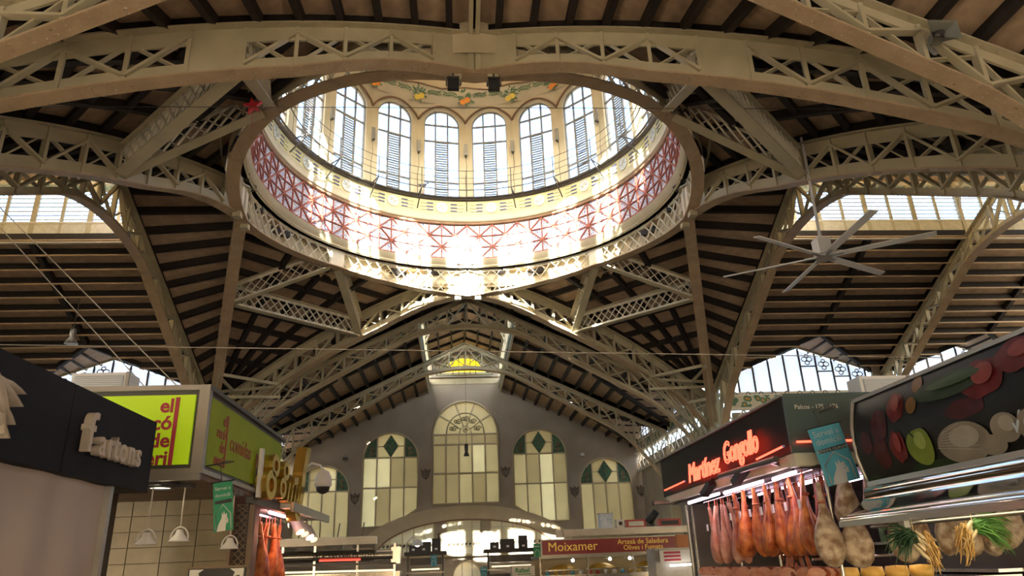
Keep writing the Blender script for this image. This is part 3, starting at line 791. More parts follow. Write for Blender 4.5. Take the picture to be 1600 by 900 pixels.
for i in range(1, 5):
    a = PI*i/5; bar('spoke', onw(1.62*math.cos(a), 12.2+1.8*math.sin(a), .15), onw(2.72*math.cos(a), 12.1+2.85*math.sin(a), .15), .12, .12, 'stone_warm', w1)
for i in range(5):
    seg = []
    for s_ in range(5):
        a = PI*(i+.005+.99*s_/4)/5; seg.append((2.80*math.cos(a), 12.12+2.9*math.sin(a)))
    for s_ in range(4, -1, -1):
        a = PI*(i+.005+.99*s_/4)/5; seg.append((1.55*math.cos(a), 12.2+1.74*math.sin(a)))
    plate('pane', [seg], .03, 'frosted', gwm, w1)
plate('pane', [[(-1.6, 12.22)]+[(1.6, 12.22)]+archpts(-1.6, 1.6, 12.22, 13.98, 16)[1:-1]], .03, 'frosted', gwm, w1)
for i in range(1, 5):
    a = PI*i/5; bar('spoke', onw(.5*math.cos(a), 12.2+.65*math.sin(a), .17), onw(1.6*math.cos(a), 12.2+1.75*math.sin(a), .17), .06, .06, 'ornament', w1)
for i in range(5):
    a = PI*(i+.5)/5; scroll(w1, 1.08*math.cos(a)+.1, 12.25+1.2*math.sin(a), .26); scroll(w1, 1.1*math.cos(a)-.15, 12.25+1.2*math.sin(a)+.05, .2, turns=-1.5)
scroll(w1, 0, 12.45, .22)
# side windows with green corner glass and diamond
def side_window(nm_, lp, x0, x1, zs, tr, zrow, lbl):
    wi = struct(nm_, (x0, GY, lp[0][1])); loop_tube('frame', lp, .18, 'stone_warm', wi)
    n = 4; xs = [x0+(x1-x0)*i/n for i in range(n+1)]; zb = min(z for _, z in lp)
    for i, x in enumerate(xs[1:-1]):
        zt_ = tr if i == 1 else top_of(lp, x)
        bar('mullion', onw(x, bot_of(lp, x), .15), onw(x, zt_, .15), .11, .11, 'stone_warm', wi)
    rows = [zb-1]+zrow+[tr]
    for z in zrow+[tr]: bar('transom', onw(x0, z, .15), onw(x1, z, .15), .11, .11, 'stone_warm', wi)
    for i in range(n):
        for j in range(len(rows)-1): pane_cell(wi, lp, xs[i], xs[i+1], rows[j], rows[j+1], 'frosted')
    for i in (1, 2): pane_cell(wi, lp, xs[i], xs[i+1], tr, 99, 'frosted')
    for i in (0, 3): pane_cell(wi, lp, xs[i], xs[i+1], tr, 99, 'green_glass', .01)
    for i in (0, 3):
        xc = (xs[i]+xs[i+1])/2; 
        for z in (tr+.3, tr+.7):
            if z < top_of(lp, xc)-.3: scroll(wi, xc+(.1 if i == 0 else -.1), z, .2, 'scroll_paint')
    cx = (x0+x1)/2; cz = tr+.95; h = .95; ww = .62
    dm = [(cx, cz-h), (cx+ww, cz), (cx, cz+h), (cx-ww, cz)]
    plate('diamond', [dm], .06, 'green_glass', axes((0, GY-.2, 0), (1, 0, 0), (0, 0, 1), (0, -1, 0)), wi)
    loop_tube('diamond_frame', dm, .1, 'stone_warm', wi, .24); scroll(wi, cx, cz, .25, 'scroll_paint'); scroll(wi, cx, cz, .14, 'scroll_paint', -1)
    for sg in (-1, 1): bar('tie', onw(cx+sg*ww, cz, .15), onw(cx+sg*(x1-x0)/4, cz, .15), .08, .08, 'stone_warm', wi)
mat('scroll_paint', (.30, .28, .16), (.34, .12, .05), .5, scale=5)
side_window('window_22', s_win, 4.0, 8.55, 10.1, 10.35, [7.9], '')
side_window('window_23', mir(s_win), -8.55, -4.0, 10.1, 10.35, [7.9], '')
side_window('window_24', o_win, 9.6, 14.0, 7.5, 7.75, [3.6], '')
side_window('window_25', mir(o_win), -14.0, -9.6, 7.5, 7.75, [3.6], '')
# low arched window over the entrance: bright louvred glass between two piers
w2 = struct('window_26', (0, GY, 2.5)); tube('arch_rim', [onw(x, z, .3) for x, z in archpts(-7.3, 7.3, 2.5, 5.2, 24)], .14, 'brown_trim', w2, 5)
tubepts = archpts(-9.0, 9.0, 2.4, 6.3, 24)
arch_face = [(x, z) for x, z in archpts(-7.35, 7.35, 2.5, 5.25, 24)]
plate('voussoir_band', [[(9.0, 2.5)]+[(x, z) for x, z in tubepts[1:-1]]+[(-9.0, 2.5)]+arch_face[::-1]], .12, 'stone_warm', axes((0, GY-.3, 0), (1, 0, 0), (0, 0, 1), (0, -1, 0)), w2)
cuts = [-7.3, -6.0, -5.1, -4.2, -2.65]; xs = [-1.65, -.55, .5, 1.2]
xs2 = [-1.62, -.55, .45, 1.15]
for x0, x1 in ((-2.65, -1.62), (1.15, 2.0)):
    v0 = top_of(arch, (x0+x1)/2); bar('pier', onw((x0+x1)/2, 2.5, .05), onw((x0+x1)/2, v0+.05, .05), x1-x0, .3, 'stone', w2, up=(0, 1, 0))
    xb = (x0+x1)/2
    bar('shield', onw(xb, 3.55, .25), onw(xb, 4.2, .25), .45, .05, 'ornament', w2, up=(0, 1, 0))
for grp in ([-7.2, -6.2, -5.2, -4.3, -3.45, -2.65], xs2, [2.0, 2.9, 3.8, 4.7, 5.7, 7.2]):
    for x0, x1 in zip(grp, grp[1:]):
        pane_cell(w2, arch, x0, x1, 2.5, 3.1, 'frosted_clear'); pane_cell(w2, arch, x0, x1, 3.45, 9, 'frosted_clear'); pane_cell(w2, arch, x0, x1, 3.1, 3.45, 'frosted_clear')
        for q in range(3):
            xc = x0+(x1-x0)*(q+.5)/3
            if top_of(arch, xc) > 3.5: scroll(w2, xc, 3.28, .11)
    for x in grp: bar('mullion', onw(x, 2.5, .18), onw(x, max(2.6, top_of(arch, max(-7.29, min(7.29, x)))), .18), .08, .08, 'stone_warm', w2)
    for z in (3.1, 3.45):
        bar('transom', onw(max(grp[0], -6.8), z, .18), onw(min(grp[-1], 6.8), z, .18), .07, .07, 'stone_warm', w2)
    if abs(grp[0]) < 3:
        for q in range(12):
            z = 3.55+q*.14; lim = [x for x in (grp[0], grp[-1])]
            xx1 = min(grp[-1], 4.6) if grp[0] > 0 else grp[-1]
            if top_of(arch, min(abs(xx1), 7.2)) > z: bar('louvre', onw(grp[0]+.05, z, .2), onw(xx1-.05, z, .2), .06, .05, 'stone_warm', w2)
bar('sill', onw(-7.3, 2.45, .4), onw(7.3, 2.45, .4), .4, .16, 'stone_warm', w2)
d1 = struct('door_1', (0, GY, 0)); plate('glazing', [door], .04, 'frosted_clear', gwm, d1); loop_tube('frame', door, .12, 'stone_warm', d1)
for x in (-.4, .4): bar('mullion', onw(x, 0, .15), onw(x, 1.85, .15), .08, .08, 'grey_metal', d1)
# yellow fanlight in the lantern gable
w3 = struct('window_27', (0, GY, 17.3)); loop_tube('frame', fan, .16, 'cream', w3)
sc_ = lambda k: [(x*k, 17.3+(z-17.3)*k) for x, z in fan]
plate('yellow_pane', [[(x*.72, 17.62+(z-17.3)*.66) for x, z in fan]], .03, 'yellow_glass', gwm, w3)
plate('clear_border', [fan, [(x*.73, 17.61+(z-17.3)*.67) for x, z in fan]], .03, 'frosted_clear', gwm, w3)
for x in (-1.0, -.5, 0, .5, 1.0): bar('mullion', onw(x, 17.3, .18), onw(x, top_of(fan, x), .18), .06, .06, 'ornament', w3)
for sg in (-1, 1):
    for q in range(4): scroll(w3, sg*(2.1-.32*q), 17.62+q*.36, .18, 'leaf_paint')
for q in range(14): bar('border_tile', onw(-2.2+q*.33, 17.36, .2), onw(-2.0+q*.33, 17.36, .2), .05, .12, 'leaf_paint', w3)
bar('sill', onw(-3.1, 17.15, .3), onw(3.1, 17.15, .3), .5, .14, 'stone', w3); bar('panel', onw(-2.9, 16.75, .28), onw(2.9, 16.75, .28), .1, .5, 'cream', w3)
# wall badges
for x, z in ((-3.35, 8.9), (3.35, 8.9), (-9.1, 7.1), (9.1, 7.1), (14.75, 7.0)):
    b = thing('wall_badge', (x, GY-.3, z), ('dark ceramic crest on the end wall beside the central window, %s' % ('left' if x < 0 else 'right') if abs(x) < 4 else 'dark ceramic crest on the end wall by the low outer window, %s' % ('left' if x < 0 else ('right' if x < 10 else 'right end'))), 'crest')
    gw2 = axes((x, GY-.3, z), (1, 0, 0), (0, 0, 1), (0, -1, 0))
    plate('plaque', [[(-.45, -.55), (.45, -.55), (.45, .55), (-.45, .55)]], .06, 'stone', gw2, b)
    plate('shield', [[(0, -.5), (.3, -.2), (.42, .45), (.15, .3), (0, .5), (-.15, .3), (-.42, .45), (-.3, -.2)]], .1, 'ornament', gw2, b)
    for sg in (-1, 1): tube('scroll', [V((x+sg*(.12+.1*math.cos(i)), GY-.38, z-.1+.12*math.sin(i))) for i in range(7)], .05, 'stone', b, 4)

# --- lateral walls: east and west arms (far side) with dormer windows, and the closing walls behind
def dormer_window(arm, um, sg, idx):
    wi = struct(f'window_{idx}', ap(arm, um, sg*DP[arm][1], 11))
    DS, DE, DHW, _ = DP[arm]
    zb, zp = (zr(DE)+.35, zr(DS)-.25) if arm == 'N' else (10.45, zr(DS)-.15)
    emin = .12 if arm == 'N' else .48
    def P(x, z, o=0): return ap(arm, um+x, sg*(DE+o), z)
    a, c = ARM[arm]
    n = 8
    for q in range(n+1):
        x = -DHW*.92+q*DHW*1.84/n; zt_ = zb+(zp-zb)*max(emin, 1-(1-emin)*abs(x)/(DHW*.95))
        bar('mullion', P(x, zb-.1), P(x, zt_), .08, .1, 'dark_metal', wi, up=a)
        if q < n:
            x1 = x+DHW*1.84/n; z1 = zb+(zp-zb)*max(emin, 1-(1-emin)*abs(x1)/(DHW*.95))
            orn = (x+x1)/2 > 0
            lo = min(zt_, z1)-.75 if orn else 0
            v = [P(x+.05, zb), P(x1-.05, zb), P(x1-.05, z1-.1), P(x+.05, zt_-.1)]
            mesh('pane', v+[p+c*sg*.03 for p in v], [(0, 1, 2, 3), (7, 6, 5, 4), (0, 4, 5, 1), (2, 6, 7, 3), (1, 5, 6, 2), (0, 3, 7, 4)], 'frosted_sky', wi)
            if orn and lo > zb:
                for dx, dz, rr_ in ((.3, .42, .17), (.62, .42, .17), (.46, .62, .12), (.46, .2, .14)):
                    tube('scroll', [P(x+dx+rr_*math.cos(i*.8), lo+dz+rr_*math.sin(i*.8)*.8, -.05) for i in range(9)], .06, 'ornament', wi, 4)
                bar('transom', P(x, lo), P(x1, lo), .06, .07, 'dark_metal', wi)
    bar('sill', P(-DHW, zb-.1), P(DHW, zb-.1), .3, .12, 'white_iron', wi)
    for e in (-1, 1):
        bar('frame', P(e*DHW*.97, zb+(zp-zb)*emin), P(0, zp+.1), .12, .12, 'cream', wi)
        if arm != 'N': bar('wall_strip', P(e*(DHW+.05), (zb-.3+zr(DE))/2), P(e*4.95, (zb-.3+zr(DE))/2), .2, zr(DE)-zb+.5, 'stone', wi)
    bar('painted_frieze', P(-DHW-.6, zb-.55), P(DHW+.6, zb-.55), .1, .7, 'painted', wi)
    bar('ledge', P(-DHW-.8, zb-.98), P(DHW+.8, zb-.98), .35, .14, 'white_iron', wi)
    for q in range(12):
        x = -DHW+q*DHW*2/11; tube('cresting', [P(x+.12*math.cos(PI*i/5), zb-.18+.16*math.sin(PI*i/5), -.15) for i in range(6)], .05, 'ornament', wi, 4)
    # open braced girder under the ledge
    for q in range(8):
        x0, x1 = -DHW-.8+q*1.2, -DHW+.4+q*1.2
        bar('girder_bar', P(x0, zb-1.05), P(x1, zb-2.4), .06, .1, 'white_iron', wi); bar('girder_bar', P(x1, zb-1.05), P(x0, zb-2.4), .06, .1, 'white_iron', wi)
    bar('girder_chord', P(-DHW-.9, zb-2.45), P(DHW+.9, zb-2.45), .2, .14, 'white_iron', wi)
glass('frosted_sky', (.5, .48, .45), .97, (.80, .82, .86))
idx = 30
for arm in 'NWE':
    for b in range(NB[arm]):
        for sg in (-1, 1):
            if arm in 'WE' and sg < 0: continue
            dormer_window(arm, CC+(b+.5)*BAY, sg, idx); idx += 1
# walls under the eaves
def wall(nm_, x0, x1, y0, y1, z0, z1, m='stone'): return tag(box(nm_, x0, x1, y0, y1, z0, z1, m), kind='structure')
wall('wall_west_far', -36, -15.2, D+12.75, D+12.95, 0, 9.3); wall('wall_east_far', 15.2, 36, D+12.75, D+12.95, 0, 9.3)
wall('wall_north_left', -15.3, -15.0, D+15, GY, 0, 9.5); wall('wall_north_right', 15.0, 15.3, D+15, GY, 0, 9.5)
wall('wall_west_near', -36, -15.2, D-15.4, D-15.2, 0, 10.4); wall('wall_east_near', 15.2, 36, D-15.4, D-15.2, 0, 10.4)
wall('wall_west_end', -34.9, -34.5, D-15.4, D+15.4, 0, 10.4); wall('wall_east_end', 34.5, 34.9, D-15.4, D+15.4, 0, 10.4)
SY = D-CC-3*BAY
wall('wall_south', -16, 16, SY-.3, SY, 3.0, 20.5)
wall('wall_south_left', -15.4, -15.2, SY, D-15.2, 3.0, 10.4); wall('wall_south_right', 15.2, 15.4, SY, D-15.2, 3.0, 10.4)
# ------------------------------------------------------------------ stalls
mat('navy', (.008, .008, .011), (.012, .012, .015), .55, scale=2, spec=.08)
mat('bone', (.42, .36, .28), (.50, .44, .35), .6, scale=6)
mat('blind', (.36, .30, .26), (.42, .36, .31), .8, scale=.8, bump=.3, bscale=1.6)
mat('lime_lit', (.40, .55, .01), None, .4, emit=(.34, .62, .002), es=.36)
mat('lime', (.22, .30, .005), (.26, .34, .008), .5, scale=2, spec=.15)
mat('maroon', (.36, .02, .05), None, .5); mat('maroon_dim', (.26, .06, .01), None, .5)  # second maroon is a shaded copy, for lettering on the unlit sign side
mat('frame_dark', (.06, .055, .05), None, .4); mat('alu', (.30, .28, .24), (.35, .33, .29), .35, .5)
mat('soffit', (.15, .10, .06), (.20, .14, .09), .7)
mat('dark_panel', (.035, .025, .025), None, .25)
mat('wall_tile', (.13, .10, .045), (.17, .13, .06), .35, scale=4); mat('grout', (.08, .065, .035), None, .8)
mat('flag_green', (.015, .24, .11), None, .6); mat('flag_blue', (.05, .27, .38), (.07, .33, .44), .6); mat('chalk', (.62, .62, .58), None, .7); mat('chalk_grey', (.36, .40, .42), None, .7); mat('black', (.012, .012, .012), None, .5)
mat('gold', (.62, .43, .08), (.72, .52, .12), .22, .85, scale=3); mat('gold_red', (.25, .06, .03), None, .3)
mat('lamp_white', (.9, .88, .8), None, .4, emit=(1, .9, .7), es=9)
mat('tube_pink', (.9, .8, .9), None, .4, emit=(1, .70, .92), es=14)
mat('tube_warm', (.9, .85, .7), None, .4, emit=(1, .86, .55), es=7)
mat('tube_white', (.9, .9, .9), None, .4, emit=(1, .95, .88), es=9)
mat('spot_glow', (1, .8, .6), None, .4, emit=(1, .62, .42), es=22)
mat('neon', (.8, .1, .05), None, .4, emit=(1, .06, .03), es=7); mat('neon_tip', (.3, .4, .9), None, .4)
mat('gloss_black', (.007, .006, .005), (.010, .009, .008), .45, scale=2, spec=.08)
mat('teal', (.040, .075, .075), (.05, .09, .09), .4, scale=2)
mat('pale_green', (.45, .50, .36), (.52, .55, .42), .5, scale=3)
mat('ham_orange', (.24, .040, .010), (.62, .22, .05), .38, scale=7, bump=.4, bscale=14)
mat('ham_dark', (.12, .02, .008), (.36, .09, .025), .4, scale=7, bump=.4, bscale=14)
mat('ham_grey', (.20, .12, .06), (.60, .51, .38), .6, scale=9, bump=.5, bscale=16)
mat('ham_pink', (.40, .16, .10), (.55, .34, .24), .5, scale=8, bump=.4, bscale=14)
mat('rope', (.45, .10, .05), (.5, .2, .1), .8); mat('label', (.75, .75, .72), (.6, .62, .66), .6, scale=30); mat('hoof', (.05, .03, .02), None, .5)
mat('chrome', (.85, .85, .84), None, .06, 1); mat('chrome_dull', (.32, .31, .28), None, .25, .9)
mat('print_dark', (.008, .009, .008), (.012, .013, .011), .35, scale=2, spec=.12)
mat('print_red', (.075, .006, .006), (.12, .014, .012), .35, scale=5, spec=.12); mat('print_deep', (.035, .005, .005), (.06, .008, .007), .35, scale=5, spec=.12)
mat('print_green', (.10, .15, .015), (.15, .20, .03), .35, scale=4, spec=.12); mat('print_onion', (.17, .15, .11), (.23, .21, .16), .35, scale=4, spec=.12); mat('print_leaf', (.010, .022, .008), (.016, .034, .011), .35, scale=5, spec=.12)
mat('print_yellow', (.10, .045, .006), (.14, .065, .01), .35, scale=5, spec=.12)
mat('print_pepper_glint', (.15, .022, .018), (.20, .04, .03), .35, scale=6, spec=.12); mat('print_apple_glint', (.20, .26, .05), (.26, .32, .09), .35, scale=6, spec=.12); mat('print_onion_glint_vein', (.27, .25, .20), (.32, .30, .24), .35, scale=6, spec=.12); mat('print_cucumber_glint', (.022, .045, .014), (.03, .06, .02), .35, scale=6, spec=.12)  # lighter tones for the painted highlights; the onion one also draws veins
mat('onion_green', (.04, .15, .02), (.12, .30, .05), .5, scale=9); mat('onion_deep', (.012, .05, .02), (.03, .09, .03), .5, scale=9)
mat('root', (.46, .27, .07), (.60, .42, .18), .8, scale=20); mat('bulb', (.55, .46, .28), (.62, .55, .38), .5)
mat('red_sign', (.24, .012, .02), (.28, .018, .03), .4, scale=2); mat('gold_text', (.70, .45, .08), None, .4, emit=(1, .6, .1), es=.25)
mat('orange_wood', (.40, .15, .05), (.46, .19, .07), .5, scale=4, stretch=(1, 1, .2)); mat('red_box', (.38, .02, .02), None, .4)
mat('cheese', (.60, .38, .07), (.68, .46, .12), .5, scale=5); mat('olive', (.25, .17, .02), (.5, .28, .04), .5, scale=14)
mat('white_paint', (.62, .61, .57), None, .4); mat('shelf_glow', (.5, .45, .3), None, .5, emit=(1, .85, .55), es=1.6)
mat('red_light', (.6, .05, .04), None, .5, emit=(1, .08, .05), es=2)
mat('red_star', (.55, .03, .04), None, .4); mat('pigeon', (.08, .08, .10), (.14, .14, .17), .6, scale=12)
mat('board_text', (.7, .68, .6), None, .6)
ORD = ['first', 'second', 'third', 'fourth', 'fifth', 'sixth', 'seventh', 'eighth', 'ninth', 'tenth', 'eleventh', 'twelfth', 'thirteenth', 'fourteenth', 'fifteenth', 'sixteenth']
def lamp(name, loc, power, color, size=.05, parent=None):
    l_ = bpy.data.lights.new(name, 'POINT'); l_.energy = power; l_.color = color; l_.shadow_soft_size = size
    return _link(bpy.data.objects.new(name, l_), M.Translation(V(loc)), parent)
def letters(parent, s, o, x, y, size, m, ext=.004, name='lettering', **k):
    return inst(name, text_mesh(s, size, ext, m, **k), axes(o, x, y), parent)

# --- navy stall front on the left
fa = thing('shop_fascia', (-3.7, 7.6, 2.4), 'navy blue stall fascia with raised cream fartons lettering', 'sign')
box('board', -5.4, -3.7, 5.95, 7.62, 2.4, 3.1, 'navy', fa); box('board', -5.4, -3.7, 3.0, 5.94, 2.4, 3.1, 'navy', fa)
for i, (ch, y_, s_) in enumerate((('f', 6.13, .46), ('a', 6.34, .31), ('r', 6.51, .31), ('t', 6.62, .33), ('o', 6.73, .31), ('n', 6.91, .31), ('s', 7.08, .31))):
    letters(fa, ch, (-3.66, y_, 2.60-.0*i), (0, 1, 0), (0, 0, 1), s_, 'bone', ext=.035, name='letter', bold=.006)
orn = mesh('carved_leaf', [], [], 'bone', fa)
def lobe(o_, cy, cz, a, L, wd, parent):
    v = []; f = []
    for i in range(9):
        t = i/8; w_ = wd*math.sin(PI*min(1, t*1.05))**.7*(1-.25*t)
        cx, cz_ = t*L, .12*L*math.sin(PI*t)
        for j in range(7):
            b = j/6*2-1; px, py = cx, cz_+b*w_; d = .07*(1-b*b)+.02*math.cos(4*b)+.03*t
            v.append((-3.7+d, cy+px*math.cos(a)-py*math.sin(a), cz+px*math.sin(a)+py*math.cos(a)))
    for i in range(8):
        for j in range(6): f.append((i*7+j, i*7+j+1, i*7+8+j, i*7+7+j))
    return mesh('acanthus_lobe', v, f, 'bone', parent, True)
bpy.data.objects.remove(orn)
for cy, cz, a, L, wd in ((4.55, 3.02, -.7, .55, .10), (4.62, 2.86, -.25, .5, .10), (4.62, 2.76, -.55, .48, .09), (4.7, 2.95, -1.0, .5, .08), (4.5, 2.7, -.1, .45, .08), (4.85, 2.85, -.1, .26, .07), (4.86, 2.74, -.6, .24, .06)): lobe(None, cy, cz, a, L, wd, fa)
bl = thing('stall_blind', (-3.78, 5, 0), 'plain beige blind closing the stall under the navy fascia', 'blind')
v = []; f = []
for i in range(41):
    y_ = 2.6+i*(6.95-2.6)/40
    for z_ in (0, 1.2, 2.42): v.append((-3.80+.012*math.sin(i*1.1)+.01*math.sin(i*.37+z_), y_, z_))
for i in range(40):
    for j in range(2): f.append((i*3+j, i*3+3+j, i*3+4+j, i*3+1+j))
mesh('fabric', v, f, 'blind', bl, True); bar('edge_post', (-3.78, 6.98, 0), (-3.78, 6.98, 2.42), .06, .06, 'grey_metal', bl); bar('hem_bar', (-3.76, 2.6, .05), (-3.76, 6.95, .05), .04, .08, 'grey_metal', bl)
se = thing('stall_end_panel', (-4.5, 7.4, 0), 'dark glossy end panel of the navy stall', 'panel')
box('panel', -5.4, -3.95, 7.3, 7.4, 0, 2.4, 'dark_panel', se); bar('edge_trim', (-3.93, 7.35, 0), (-3.93, 7.35, 2.4), .03, .05, 'frame_dark', se)

# --- lime stall
rs = thing('lime_sign_box', (-4.5, 10.4, 2.7), 'lime green lightbox sign with dark red el racó de meri lettering', 'sign')
box('case', -6.2, -3.54, 8.56, 12.3, 2.72, 3.68, 'frame_dark', rs)
for z_ in (2.72, 3.68): bar('rim', (-6.2, 8.53, z_), (-3.5, 8.53, z_), .08, .06, 'alu', rs); bar('rim', (-3.52, 8.5, z_), (-3.52, 12.35, z_), .06, .05, 'alu' if z_ < 3 else 'frame_dark', rs)
bar('corner_post', (-3.56, 8.54, 2.7), (-3.56, 8.54, 3.7), .12, .10, 'alu', rs, up=(0, 1, 0))
box('lit_face', -5.9, -3.67, 8.53, 8.56, 2.80, 3.60, 'lime_lit', rs)
box('side_face', -3.545, -3.525, 8.68, 12.25, 2.80, 3.60, 'lime', rs)
for i, s_ in enumerate(('el', 'racó', 'de', 'meri')):
    letters(rs, s_, (-3.90, 8.525, 3.40-.20*i), (1, 0, 0), (0, 0, 1), .225, 'maroon', align='RIGHT', bold=.006)
    letters(rs, s_, (-3.52, 9.30, 3.35-.165*i), (0, 1, 0), (0, 0, 1), .19, 'maroon_dim', align='RIGHT', bold=.004)
bar('red_stroke', (-3.865, 8.522, 2.79), (-3.865, 8.522, 3.57), .045, .01, 'maroon', rs, up=(0, 1, 0)); bar('red_stroke', (-3.518, 9.34, 2.85), (-3.518, 9.34, 3.50), .01, .04, 'maroon_dim', rs, up=(0, 1, 0))
[letters(rs, w_, (-3.52, y_, 3.10), (0, 1, 0), (0, 0, 1), .30, 'maroon_dim') for w_, y_ in (('comidas', 9.5), ('para', 10.75), ('llevar', 11.5))]
ls = thing('lime_stall', (-4.8, 10.5, 0), 'stall under the lime sign with brown soffit and cream tiled wall', 'stall')
box('soffit', -6.2, -3.54, 8.56, 12.3, 2.64, 2.70, 'soffit', ls); box('soffit_edge', -6.2, -3.52, 8.5, 8.56, 2.62, 2.72, 'alu', ls)
bw = box('back_wall', -6.2, -3.85, 11.0, 11.1, 0, 2.64, 'grout', ls)
for r_ in range(9):
    for c_ in range(5):
        x0 = -6.15+c_*.46+(.0 if r_ % 2 else -.0); z0 = .75+r_*.21
        box('tile', x0+.006, x0+.454, 10.98, 11.0, z0+.005, z0+.205, 'wall_tile', bw)
box('side_frame', -3.85, -3.80, 10.9, 12.3, 0, 2.64, 'soffit', ls)
gr = box('grille_frame', -3.80, -3.62, 11.02, 11.06, 1.2, 2.55, 'dark_panel', ls)
for i in range(14):
    z0 = 1.25+i*.1; bar('grille_bar', (-3.79, 11.0, z0), (-3.63, 11.0, min(2.54, z0+.16)), .008, .014, 'soffit', gr); bar('grille_bar', (-3.63, 11.0, z0), (-3.79, 11.0, min(2.54, z0+.16)), .008, .014, 'soffit', gr)
bar('door_jamb', (-3.58, 11.05, 0), (-3.58, 11.05, 2.64), .07, .07, 'soffit', ls); bar('pillar', (-4.95, 9.6, 0), (-4.95, 9.6, 2.64), .12, .2, 'dark_panel', ls)
cb = thing('menu_board', (-3.45, 9.3, .9), 'black menu board with ornate pale corners in front of the tiled wall', 'board')
box('slate', -3.78, -3.12, 9.28, 9.32, 1.0, 1.69, 'black', cb); bar('frame', (-3.80, 9.3, 1.70), (-3.10, 9.3, 1.70), .04, .03, 'soffit', cb)
for sg in (-1, 1): plate('corner_ornament', [[(0, 0), (sg*.16, 0), (sg*.10, -.04), (sg*.12, -.09), (sg*.05, -.07), (0, -.14)][::sg]], .01, 'chalk', axes((-3.45-sg*.31, 9.27, 1.68), (1, 0, 0), (0, 0, 1)), cb)
dl = thing('ceiling_downlight', (-4.06, 8.85, 2.62), 'round lit downlight in the soffit of the lime stall', 'lamp')
lathe('ring', [(.0, 2.64), (.20, 2.64), (.20, 2.59), (.13, 2.57)], 'frame_dark', dl, 20, (-4.06, 8.85)); lathe('lens', [(.0, 2.585), (.13, 2.585)], 'lamp_white', dl, 20, (-4.06, 8.85)); lamp('bulb', (-4.06, 8.85, 2.5), 1.6, (1, .85, .55), .1, dl)
def pendant(x, y, zt_, zb_, lbl):
    t = thing('pendant_lamp', (x, y, zb_), lbl, 'lamp', 'pendant lamps of the lime stall')
    rod('cord', (x, y, zt_), (x, y, zb_+.16), .018, 'bone', t, 6); box('ceiling_rose', x-.09, x+.09, y-.09, y+.09, zt_-.05, zt_, 'frame_dark', t)
    tube('hoop', [(x+.10*math.cos(a), y, zb_+.03+.13*math.sin(a)) for a in [PI*i/10 for i in range(11)]], .02, 'white_paint', t, 5)
    lathe('shade', [(.035, zb_+.13), (.05, zb_+.08), (.11, zb_+.01), (.115, zb_), (.0, zb_-.005)], 'white_paint', t, 16, (x, y))
pendant(-4.07, 8.68, 2.64, 1.955, 'pendant lamp with flat white shade next to the navy stall'); pendant(-3.83, 9.0, 2.64, 1.99, 'pendant lamp with white shade before the middle of the tiled wall'); pendant(-3.52, 9.9, 2.62, 1.92, 'pendant lamp with grey shade below the green flag')
def flag(name, o, ex, ez, w_, h_, mt, lbl, sub, ink):
    t = thing(name, o, lbl, 'banner'); w2 = axes(o, ex, ez)
    me = plate_mesh([[(0, -h_), (w_, -h_), (w_, 0), (0, 0)]], .006, mt); inst('cloth', me, w2, t)
    rod('rod', w2 @ V((-.03, .0, 0)), w2 @ V((w_+.03, .0, 0)), .014, 'black', t, 6)
    tube('hook', [w2 @ V(p) for p in ((w_*.45, 0, 0), (w_*.42, .1, 0), (w_*.38, .2, 0), (w_*.7, .22, 0), (w_*1.1, .2, 0))], .012, 'dark_metal', t, 5)
    e_ = w2 @ V((w_*1.1, .2, 0)); bar('hook_arm', e_, (e_.x, 9.06, e_.z) if e_.x > 0 else (-3.54, 8.75, 2.80), .014, .014, 'dark_metal', t)
    s_ = w_/4.6
    for i, tx_ in enumerate(('Servei a', 'domicili')):
        inst('lettering', text_mesh(tx_, s_*1.18, .001, ink, align='CENTER'), w2 @ M.Translation((w_/2, -h_*(.17+.14*i), .006)), t)
    plate('black_strip', [[(.06*w_, -.39*h_), (.94*w_, -.37*h_), (.97*w_, -.43*h_), (.94*w_, -.45*h_), (.06*w_, -.45*h_), (.1*w_, -.42*h_)]], .004, 'black', w2 @ M.Translation((0, 0, .006)), t)
    if sub: inst('strip_lettering', text_mesh(sub, s_*.5, .001, ink, align='CENTER'), w2 @ M.Translation((w_/2, -h_*.44, .010)), t)
    hp = [(.12, -.97), (.12, -.66), (.5, -.47), (.88, -.66), (.88, -.97)]
    tube('house_outline', [w2 @ V((a*w_, b*h_, .006)) for a, b in hp], w_*.05, ink, t, 4)
    bird = [(.16, -1.0), (.24, -.88), (.42, -.74), (.45, -.62), (.50, -.69), (.55, -.60), (.60, -.68), (.70, -.65), (.69, -.72), (.76, -.78), (.74, -.86), (.66, -.84), (.62, -.92), (.60, -1.0)]
    plate('bird_emblem', [[(a*w_, b*h_) for a, b in bird][::-1]], .004, ink, w2 @ M.Translation((0, 0, .006)), t); plate('bird_eye', [[(.65*w_+.012*w_*math.cos(a)*2, -.77*h_+.012*w_*math.sin(a)*2) for a in [i*PI/4 for i in range(8)]]], .004, mt, w2 @ M.Translation((0, 0, .009)), t)
flag('hanging_banner', (-3.29, 8.3, 2.555), (.993, 0, .12), (-.12, 0, .993), .205, .52, 'flag_green', 'green banner reading Servei a domicili hanging under the lime sign', '', 'chalk')

